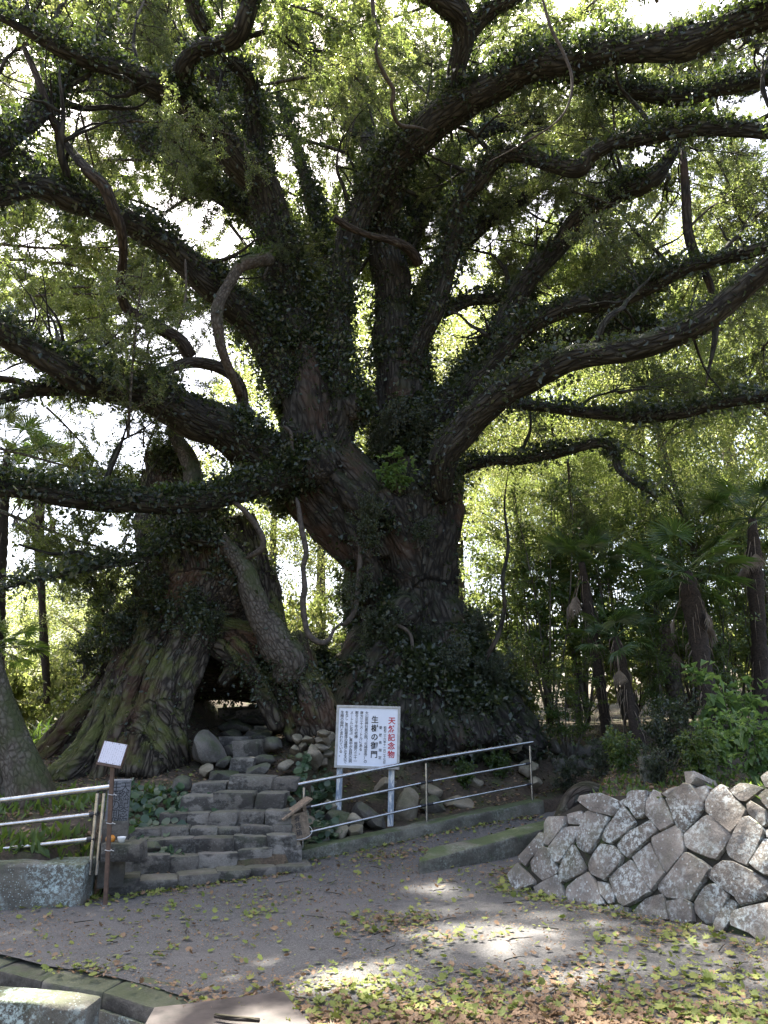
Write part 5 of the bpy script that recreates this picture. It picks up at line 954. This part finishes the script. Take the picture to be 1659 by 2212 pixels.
# root and stump on the terrace
m = MB()
for rows in ([(1210, 1770, 30, 9.6), (1235, 1715, 26, 9.7), (1270, 1695, 24, 9.7), (1310, 1710, 22, 9.7), (1350, 1708, 22, 9.7), (1400, 1722, 16, 9.7)], [(1300, 1715, 20, 9.65), (1330, 1735, 22, 9.5), (1380, 1728, 16, 9.4)], [(1215, 1760, 22, 9.5), (1190, 1790, 18, 9.3), (1165, 1810, 12, 9.1)]):
    c, r = trace(rows, .05); c[:, 2] -= .05; m.tube(c, r * 1.35, 12, .3, len(rows))
tag(m.build('exposed_root', M['redbark']), 'pale twisted root snaking along the top of the boulder wall', 'root')
pz = at(1415, 1700, 9.9); m = MB(); m.box(pz[0] - .13, pz[0] + .02, pz[1], pz[1] + .15, pz[2] - .5, pz[2] + .38); m.box(pz[0] + .03, pz[0] + .15, pz[1] + .01, pz[1] + .14, pz[2] - .5, pz[2] + .36)
tag(m.build('stone_post', M['concrete'], None, False, None, .012), 'pair of short concrete stakes beside the dead palm fronds', 'post')

# ------------------------------------------------------------------ steel railings
def railing(posts, h, rails, label, over=(.1, .1), capz=0., r0=.024, r1=.017, twin=False):
    root = tag(empty('railing', tuple(posts[0])), label, 'railing', None); org = np.array(posts[0])
    for k, p in enumerate(posts):
        p = np.array(p) - org
        for dx in ((-.035, .035) if twin else (0,)):
            m = MB(); m.rod(p + [dx, 0, -.1], p + [dx, 0, h - .05], .02); o = m.build('post', M['steel'], root, True, 40)
            m = MB(); m.rod(p + [dx, 0, h - .055], p + [dx, 0, h - .012], .011, 10); m.build('cap', M['rubber'], root, True, 40)
    q = [np.array(p) - org for p in posts]
    m = MB(); d0 = unit(q[0] - q[1]); d1 = unit(q[-1] - q[-2]); pts = [q[0] + d0 * over[0]] + q + [q[-1] + d1 * over[1]]; pts = np.array([p + [0, 0, h] for p in pts]); m.tube(pts, r0, 14); m.build('handrail', M['steel'], root, True, 60)
    for k in range(len(q) - 1):
        d = unit(q[k + 1] - q[k])
        for hh in rails:
            a = q[k] + [0, 0, hh]; b = q[k + 1] + [0, 0, hh]; m = MB(); m.rod(a + d * .09, b - d * .09, r1); m.build('rail', M['steel'], root, True, 60)
            for s, e in ((a + d * .018, a + d * .1), (b - d * .1, b - d * .018)): m = MB(); m.rod(s, e, r1 * 1.25); m.build('joint', M['rubber'], root, True, 60)
    return root
p0 = at(653, 1838, 10.12); p1 = at(922, 1772, 11.05); p2 = at(1150, 1724, 11.92)
railing([p0, p1, p2], .80, (.50, .20), 'steel tube railing sloping up the kerb in front of the sign', (.09, .06))
f0 = at(203, 1866, 8.3); f1 = np.array([f0[0] - 2.4, f0[1] + .5, f0[2] - .3]); f2 = np.array([f0[0] - 4.8, f0[1] + 1.0, f0[2] - .6])
railing([f0, f1, f2], .73, (.48, .24), 'steel tube railing standing level on the thick lichened kerb', (.12, .1), r0=.03, r1=.022, twin=True)

# ------------------------------------------------------------------ signs, monument, offerings
def text(body, size, loc, mat, parent, name='lettering', line=1., rotx=R(90), ext=.0008, sx=1., bold=0.):
    cu = bpy.data.curves.new(name, 'FONT'); cu.body = body; cu.size = size; cu.align_x = 'CENTER'; cu.align_y = 'TOP'; cu.space_line = line; cu.extrude = ext; cu.offset = 0.0; cu.resolution_u = 3
    cu.offset = bold; f_ = bpy.data.objects.new(name, cu); COL.objects.link(f_); me = bpy.data.meshes.new_from_object(f_.evaluated_get(bpy.context.evaluated_depsgraph_get())); bpy.data.objects.remove(f_); bpy.data.curves.remove(cu); me.name = name; me.materials.clear(); me.materials.append(M[mat]); o = bpy.data.objects.new(name, me); COL.objects.link(o); o['kind'] = 'stuff'; o.parent = parent; o.location = loc; o.rotation_euler = (rotx, 0, 0); o.scale = (sx, 1, 1); return o
SY = 11.05; k = MPP(790, 1600, SY); sl = at(720, 1656, SY); sr_ = at(857, 1656, SY); W = sr_[0] - sl[0]; H = (1657 - 1531) * k
SGROT = (0, R(1.5), R(-5))
sg = tag(empty('notice_board', (sl[0], SY, sl[2] - 1.0)), 'large white notice board with red and black brushed characters on two peeling posts', 'sign')
sg.rotation_euler = SGROT
def sgp(x, y, z): return np.array([x, y, z + 1.0])
m = MB(); m.box(0, W, 0, .03, 1.0, 1.0 + H); panel = m.build('panel', M['whiteboard'], sg, False, None, .003)
for (x0, x1, z0, z1) in [(-.012, W + .012, 1.0 - .012, 1.022), (-.012, W + .012, .978 + H, 1.012 + H), (-.012, .024, 1.0225, .9775 + H), (W - .024, W + .012, 1.0225, .9775 + H)]:
    m = MB(); m.box(x0, x1, -.012, .034, z0, z1); m.build('frame', M['signframe'], sg, False, None, .004)
zt = float(ground_z(np.array([sl[0]]), np.array([SY]))[0]); base = min(at(735, 1800, SY)[2], 1e9) - float(sg.location[2])
for x in (.055, W - .105):
    m = MB(); m.box(x - .035, x + .045, .032, .112, base - .15, 1.4); m.build('post', M['post'], sg, False, None, .006)
def column(s, fx, ztop, zbot, size, mat, bx=.0):         # a column of characters; fractions of the board
    n = len(s); step = (ztop - zbot) * H / n
    text('\n'.join(s), size * H, ((fx) * W, -.0015, 1.0 + ztop * H), mat, panel, line=step / (size * H), bold=.0022 if size > .1 else .0004)
column('天然記念物', .88, .83, .14, .125, 'red'); column('生樹の御門', .61, .84, .13, .125, 'ink')
column('昭和二十六年十一月二十七日', .775, .68, .07, .05, 'ink'); column('愛媛県指定', .705, .68, .07, .055, 'ink')
for s, fx, zb in (('大山祇神社奥の院（元神宮寺）の', .475, .07), ('南方三十メ｜トルにある。', .395, .2), ('樹令三千年の老楠　根廻り三十一', .315, .07), ('メ｜トルに及ぶ。真中が自然の洞', .235, .07), ('をなし、奥の院参拝の道路となるので', .155, .06), ('生樹の御門と言われている。', .08, .16)):
    column(s, fx, .92, zb, .062, 'ink')
# small notice on a brown stake
q = at(232, 1866, 7.7); top = at(243, 1658, 7.7); st = tag(empty('notice_stake', tuple(q)), 'small brown notice with a sheet of print on a thin stake', 'sign'); tq = top - q
m = MB(); ang = R(4); lean = tq[0] / tq[2]
c = np.array([[0, 0, -.35], [tq[0], 0, tq[2] + .05]]); m.add(np.array([(x + lean * z, y, z) for z in (-.35, tq[2] + .1) for x, y in ((-.018, -.014), (.018, -.014), (.018, .014), (-.018, .014))]), [(0, 3, 2, 1), (4, 5, 6, 7), (0, 1, 5, 4), (1, 2, 6, 5), (2, 3, 7, 6), (3, 0, 4, 7)]); m.build('stake', M['brownpaint'], st, False)
brd = empty('board'); brd.parent = st; brd.location = (tq[0] - .0, -.02, tq[2] + .12); brd.rotation_euler = (R(-12), R(9), R(-6))
m = MB(); m.box(-.13, .125, -.02, .02, -.115, .115); bo = m.build('backing', M['brownpaint'], brd, False, None, .003)
m = MB(); m.box(-.118, .12, -.0245, -.0215, -.09, .112); m.build('paper_sheet', M['print'], brd, False)
for x in (-.1, -.03, .04, .11):
    for z in (.104, -.083): m = MB(); m.rod((x, -.028, z), (x, -.0245, z), .004, 6); m.build('pin', M['ink'], brd)
for z in (.12, .36, .62):
    m = MB(); a = np.linspace(0, 6.28, 14); m.tube(np.stack([.03 * np.cos(a) + lean * z, .026 * np.sin(a), z + .004 * np.sin(2 * a)], 1), .003, 5); m.rod((.03 + lean * z, 0, z), (.06 + lean * z, -.01, z - .006), .003, 5); m.build('wire_tie', M['wire'], st)
# stone monument
mq = at(244, 1858, 8.62); mk = MPP(244, 1780, 8.62); mon = tag(empty('stone_monument', tuple(mq)), 'square grey stone marker carved with two columns of characters', 'monument'); mon.rotation_euler = (0, 0, R(16))
mw = 46 * mk / 2; zt = (1858 - 1696) * mk; zm = (1858 - 1778) * mk
m = MB(); m.box(-mw - .02, mw + .015, -mw - .012, mw, -.25, zm); m.build('plinth', M['darkrock'], mon, False, None, .012)
m = MB(); m.box(-mw, mw, -mw, mw, zm, zt); shaft = m.build('shaft', M['monument'], mon, False, None, .006)
text('\n'.join('天然記念物'), .105, (mw * .55, -mw - .0006, zt - .02), 'carve', shaft, 'carving', .83); text('\n'.join('生樹の御門'), .115, (-mw * .25, -mw - .0006, zt - .015), 'carve', shaft, 'carving', .8)
led = place(BLK[2], 'ledge_stone', None, 214, 1824, 300, 1862, 8.25, .35, .1); tag(led, 'long flat stone ledge in front of the stone monument', 'stone')
# offerings on the ledge
oz = at(238, 1818, 8.36); bm = bmesh.new(); bmesh.ops.create_uvsphere(bm, u_segments=18, v_segments=12, radius=.05)
for x in bm.verts: x.co.z *= .85; x.co.z -= .012 * math.exp(-((x.co.x ** 2 + x.co.y ** 2) / .0002)) * (1 if x.co.z > 0 else 0)
me = bpy.data.meshes.new('orange'); bm.to_mesh(me); bm.free(); oo = obj('orange', me, M['orange']); ledz = led.location[2] + led.scale[2] * .5
oo.location = (oz[0], oz[1], max(oz[2] + .02, ledz + .03)); tag(oo, 'single orange left as an offering at the foot of the stone monument', 'fruit')
m = MB(); stem_ = [( .0, .0), (.028, .0), (.042, .05), (.046, .062), (.040, .062), (.036, .05), (.022, .01), (.0, .008)]
a = np.linspace(0, 2 * np.pi, 18, endpoint=False); v = np.array([(r * math.cos(t), r * math.sin(t), z) for r, z in stem_ for t in a]); f = [(i * 18 + j, i * 18 + (j + 1) % 18, (i + 1) * 18 + (j + 1) % 18, (i + 1) * 18 + j) for i in range(7) for j in range(18)]
m.add(v, f); o = m.build('offering_cup', M['porcelain']); o.location = (oz[0] + .12, oz[1] - .01, oo.location[2] - .04); tag(o, 'little white porcelain cup next to the orange', 'cup')
# offertory box on the first railing post
bq = at(645, 1784, 9.92); box = tag(empty('offertory_box', tuple(bq)), 'small weathered wooden offertory box with a slanted lid wired to the railing post', 'box'); box.rotation_euler = (0, R(-10), R(20)); box.scale = (1.3, 1.3, 1.35)
m = MB(); m.box(-.085, .085, -.07, .05, -.12, .12); bd = m.build('box_body', M['boxwood'], box, False, None, .004)
m = MB(); m.box(-.17, .16, -.12, .1, -.008, .01); ld = m.build('lid', M['boxwood'], box, False, None, .003); ld.location = (-.01, -.01, .16); ld.rotation_euler = (0, R(-22), 0)
m = MB(); m.box(.05, .085, -.05, .03, .1, .19); m.build('upright', M['boxwood'], box, False)
text('賽\n銭\n箱', .06, (-.02, -.0715, .1), 'carve', bd, line=1.0)
m = MB(); a = np.linspace(0, 6.28, 20); m.tube(np.stack([.12 * np.cos(a), .1 * np.sin(a) - .01, -.05 + .05 * np.sin(a)], 1), .003, 5); m.build('wire', M['wire'], box)

# ------------------------------------------------------------------ ground cover and fallen leaves
g = np.random.default_rng(33)
def scatter_z(x, y):
    k = (y < kerb_y(x)) & (x < wall_x(y) + .1); return np.where(k, road_z(x, y) + .012, ground_z(x, y) + .01)
def round_leaves(pts, rad, g, name, label, lift=.05, mat='round'):
    n = len(pts); s = 8; a = np.linspace(0, 2 * np.pi, s, endpoint=False); nr = unit(g.normal(size=(n, 3)) * .5 + [0, -.6, 1.]); t = unit(np.cross(nr, g.normal(size=(n, 3)))); b = np.cross(nr, t); r = rad * g.uniform(.55, 1.2, n)
    ring = pts[:, None] + (t[:, None] * np.cos(a)[None, :, None] + b[:, None] * np.sin(a)[None, :, None]) * r[:, None, None] * (1 - .25 * (np.arange(s) == 0))[None, :, None] + nr[:, None] * (.18 * r)[:, None, None]
    v = np.concatenate([pts[:, None], ring], 1).reshape(-1, 3); i = np.arange(n)[:, None] * 9; f = np.concatenate([i + [[0, 1 + k, 1 + (k + 1) % s]] for k in range(s)], 1).reshape(-1, 3)
    return obj(name, rawmesh(name, v, f, np.repeat(g.random(n), s)), M[mat], smooth=False)
def blob_px(boxes, n, g, lift):
    out = []
    for (u0, u1, v0, v1, Y0, Y1) in boxes:
        u = g.uniform(u0, u1, n); v = g.uniform(v0, v1, n); f = (v - v0) / (v1 - v0)
        q = np.array([P(a, b, Y1 + (Y0 - Y1) * c) for a, b, c in zip(u, v, f)]); z = ground_z(q[:, 0], q[:, 1]); q[:, 2] = z + np.abs(g.normal(size=n)) * lift + .03; out.append(q)
    return np.vstack(out)
q = np.vstack([blob_px([(640, 735, 1655, 1745, 10.3, 11.5)], 420, g, .1), blob_px([(280, 400, 1700, 1790, 9.1, 10.4)], 300, g, .06), blob_px([(400, 640, 1715, 1735, 10.2, 10.25), (440, 600, 1765, 1790, 9.8, 9.9)], 40, g, .03)])
tag(round_leaves(q, .055, g, 'round_leaf_plants', ''), 'low round-leaved ground cover beside the steps', 'ground cover', kind='stuff')
# weeds behind the level kerb, grass tufts in the joints
n = 3200; x = g.uniform(-8, -2.9, n); y = 8.4 + g.random(n) ** 1.4 * 2.2; ok = fbm(np.stack([x * 1.2, y * 1.2, 0 * x], 1), 2, 4) > -.15; x, y = x[ok], y[ok]; k = len(x)
c = np.stack([x, y, ground_z(x, y)], 1); L = g.uniform(.05, .2, k); v1, t1 = leafgeo(c, unit(g.normal(size=(k, 3)) * .5 + [0, 0, .9]), L, L * g.uniform(.12, .5, k), g)
n2 = 2600; x = g.uniform(1.6, 5.5, n2); y = g.uniform(5., 11., n2); ok = (x > wall_x(y) + .25) & (fbm(np.stack([x * 1.1, y * 1.1, 0 * x], 1), 2, 14) > -.1); x, y = x[ok], y[ok]; k2 = len(x)
c = np.stack([x, y, ground_z(x, y)], 1); L = g.uniform(.04, .12, k2); v2, t2 = leafgeo(c, unit(g.normal(size=(k2, 3)) * .6 + [0, 0, .8]), L, L * g.uniform(.15, .6, k2), g)
tag(obj('grass', rawmesh('grass', np.vstack([v1, v2]), np.vstack([t1, t2 + len(v1)]), np.repeat(g.random(k + k2), 2)), M['grass'], smooth=False), 'weeds and grass on the banks behind the kerb and wall', 'grass', kind='stuff')
def litter(x, y, z, size, rnd, g, name, label):
    n = len(x); ang = np.array([0, .35, .7, 1.05, 1.5, 2.1, 2.6, 3.14, 3.68, 4.18, 4.78, 5.23, 5.58, 5.93]); rad = np.array([1, .55, .88, .5, .75, .45, .5, .35, .5, .45, .75, .5, .88, .55]); s = len(ang)
    nr = unit(g.normal(size=(n, 3)) * .33 + [0, 0, 1.]); t = unit(np.cross(nr, g.normal(size=(n, 3)))); b = np.cross(nr, t); w = g.uniform(.6, 1., n)[:, None, None]
    curl = g.uniform(-.25, .55, n)
    pts = np.stack([x, y, z], 1); ring = pts[:, None] + (t[:, None] * (np.cos(ang) * rad)[None, :, None] + b[:, None] * (np.sin(ang) * rad)[None, :, None] * w) * size[:, None, None] + nr[:, None] * ((rad ** 2)[None] * (curl * size)[:, None])[..., None] + np.array([0, 0, .35])[None, None] * (size[:, None, None] * .25)
    v = np.concatenate([(pts + [0, 0, .004])[:, None], ring], 1).reshape(-1, 3); i = np.arange(n)[:, None] * (s + 1); f = np.concatenate([i + [[0, 1 + k, 1 + (k + 1) % s]] for k in range(s)], 1).reshape(-1, 3)
    o = obj(name, rawmesh(name, v, f, np.repeat(rnd, s)), M['litter'], smooth=False); tag(o, label, 'leaf litter', kind='stuff'); return o
n = 215000; x = g.uniform(-5, 4.2, n); y = 2.4 + g.random(n) * 9.3
pn = fbm(np.stack([x * 1.0, y * 1.0, 0 * x], 1), 4, 40); dens = sstep(.0, .45, pn) * .3 + .03
pile = np.exp(-(((x - .6) / 1.7) ** 2 + ((y - 4.35) / .6) ** 2)) * 1.3 + np.exp(-(((x + .2) / 1.6) ** 2 + ((y - 5.15) / .4) ** 2)) * .22
strip = np.exp(-((x - wall_x(y) + .22) / .13) ** 2) * .26 * (y < 9) + np.exp(-((y - kerb_y(x) + .15) / .16) ** 2) * .3
left = sstep(-1.6, -3.2, x) * .4
keep = (g.random(n) < np.clip(dens * (1 - left) + pile + strip, 0, 1)) & (y < kerb_y(x) - .03) & (x < wall_x(y) + .02) & (ditch(x, y) < .01); x, y = x[keep], y[keep]
gn = fbm(np.stack([x * .9 + 30, y * .9, 0 * x], 1), 2, 41); br = np.clip(.4 - .6 * gn + .55 * np.exp(-(((x - .6) / 1.6) ** 2 + ((y - 4.35) / .6) ** 2)), 0.06, .97); isb = g.random(len(x)) < br
rnd = np.where(isb, g.uniform(.43, 1, len(x)), g.uniform(0, .4, len(x))) ; rnd = rnd * 1.25 - .125 * 0
rnd = np.clip(rnd / 1.25, 0, 1)
litter(x, y, road_z(x, y) + .01 + g.random(len(x)) * .012 + .03 * g.random(len(x)) * np.exp(-(((x - .35) / 1.1) ** 2 + ((y - 4.3) / .5) ** 2)), (.013 + .038 * g.random(len(x)) ** 1.8) * np.where(isb, .9, 1.1), rnd, g, 'leaf_litter', 'green and brown fallen leaves strewn over the lane')
n = 9000; x = g.uniform(-6.5, 4.5, n); y = g.uniform(8, 14, n); ok = (y > kerb_y(x) + .2) | (x > wall_x(y) + .35); x, y = x[ok], y[ok]
litter(x, y, ground_z(x, y) + .015, g.uniform(.025, .05, len(x)), np.where(g.random(len(x)) < .82, g.uniform(.45, 1, len(x)), g.uniform(0, .38, len(x))), g, 'leaf_litter', 'dry brown leaves lying on the banks around the tree')

# small bits of leaf and bark, and thin twigs, between the fallen leaves
g = np.random.default_rng(93); n = 26000; x = g.uniform(-4.5, 3.4, n); y = 4.2 + g.random(n) * 7.2
ok = (fbm(np.stack([x * 1.6, y * 1.6, 0 * x], 1), 3, 52) > -.15) & (y < kerb_y(x) - .05) & (x < wall_x(y)) & (y > np.interp(x, EDX, EDY) + .16); x, y = x[ok], y[ok]; k = len(x); L = g.uniform(.006, .026, k)
v1, t1 = leafgeo(np.stack([x, y, road_z(x, y) + .015], 1), unit(g.normal(size=(k, 3)) * [1, 1, .15]), L, L * .55, g, flat=3.)
tag(obj('leaf_crumbs', rawmesh('leaf_crumbs', v1, t1, np.repeat(g.uniform(.42, 1, k), 2)), M['litter'], smooth=False), 'tiny brown crumbs of leaf and bark over the lane', 'leaf crumbs', kind='stuff')
m = MB()
for j in range(60):
    x = g.uniform(-3, 2.6); y = g.uniform(4.6, 9.5)
    if y > kerb_y(x) - .1 or x > wall_x(y) - .05 or y < np.interp(x, EDX, EDY) + .2: continue
    a = g.uniform(0, 3.14); L = g.uniform(.06, .24); q = np.array([[x + math.cos(a) * L * f + g.normal() * .008, y + math.sin(a) * L * f + g.normal() * .008, 0] for f in (0, .35, .7, 1)]); q[:, 2] = road_z(q[:, 0], q[:, 1]) + .02; m.tube(q, np.linspace(.0045, .002, 4), 5)
tag(m.build('twig_litter', M['redbark']), 'thin fallen twigs scattered over the lane', 'twigs', kind='stuff')
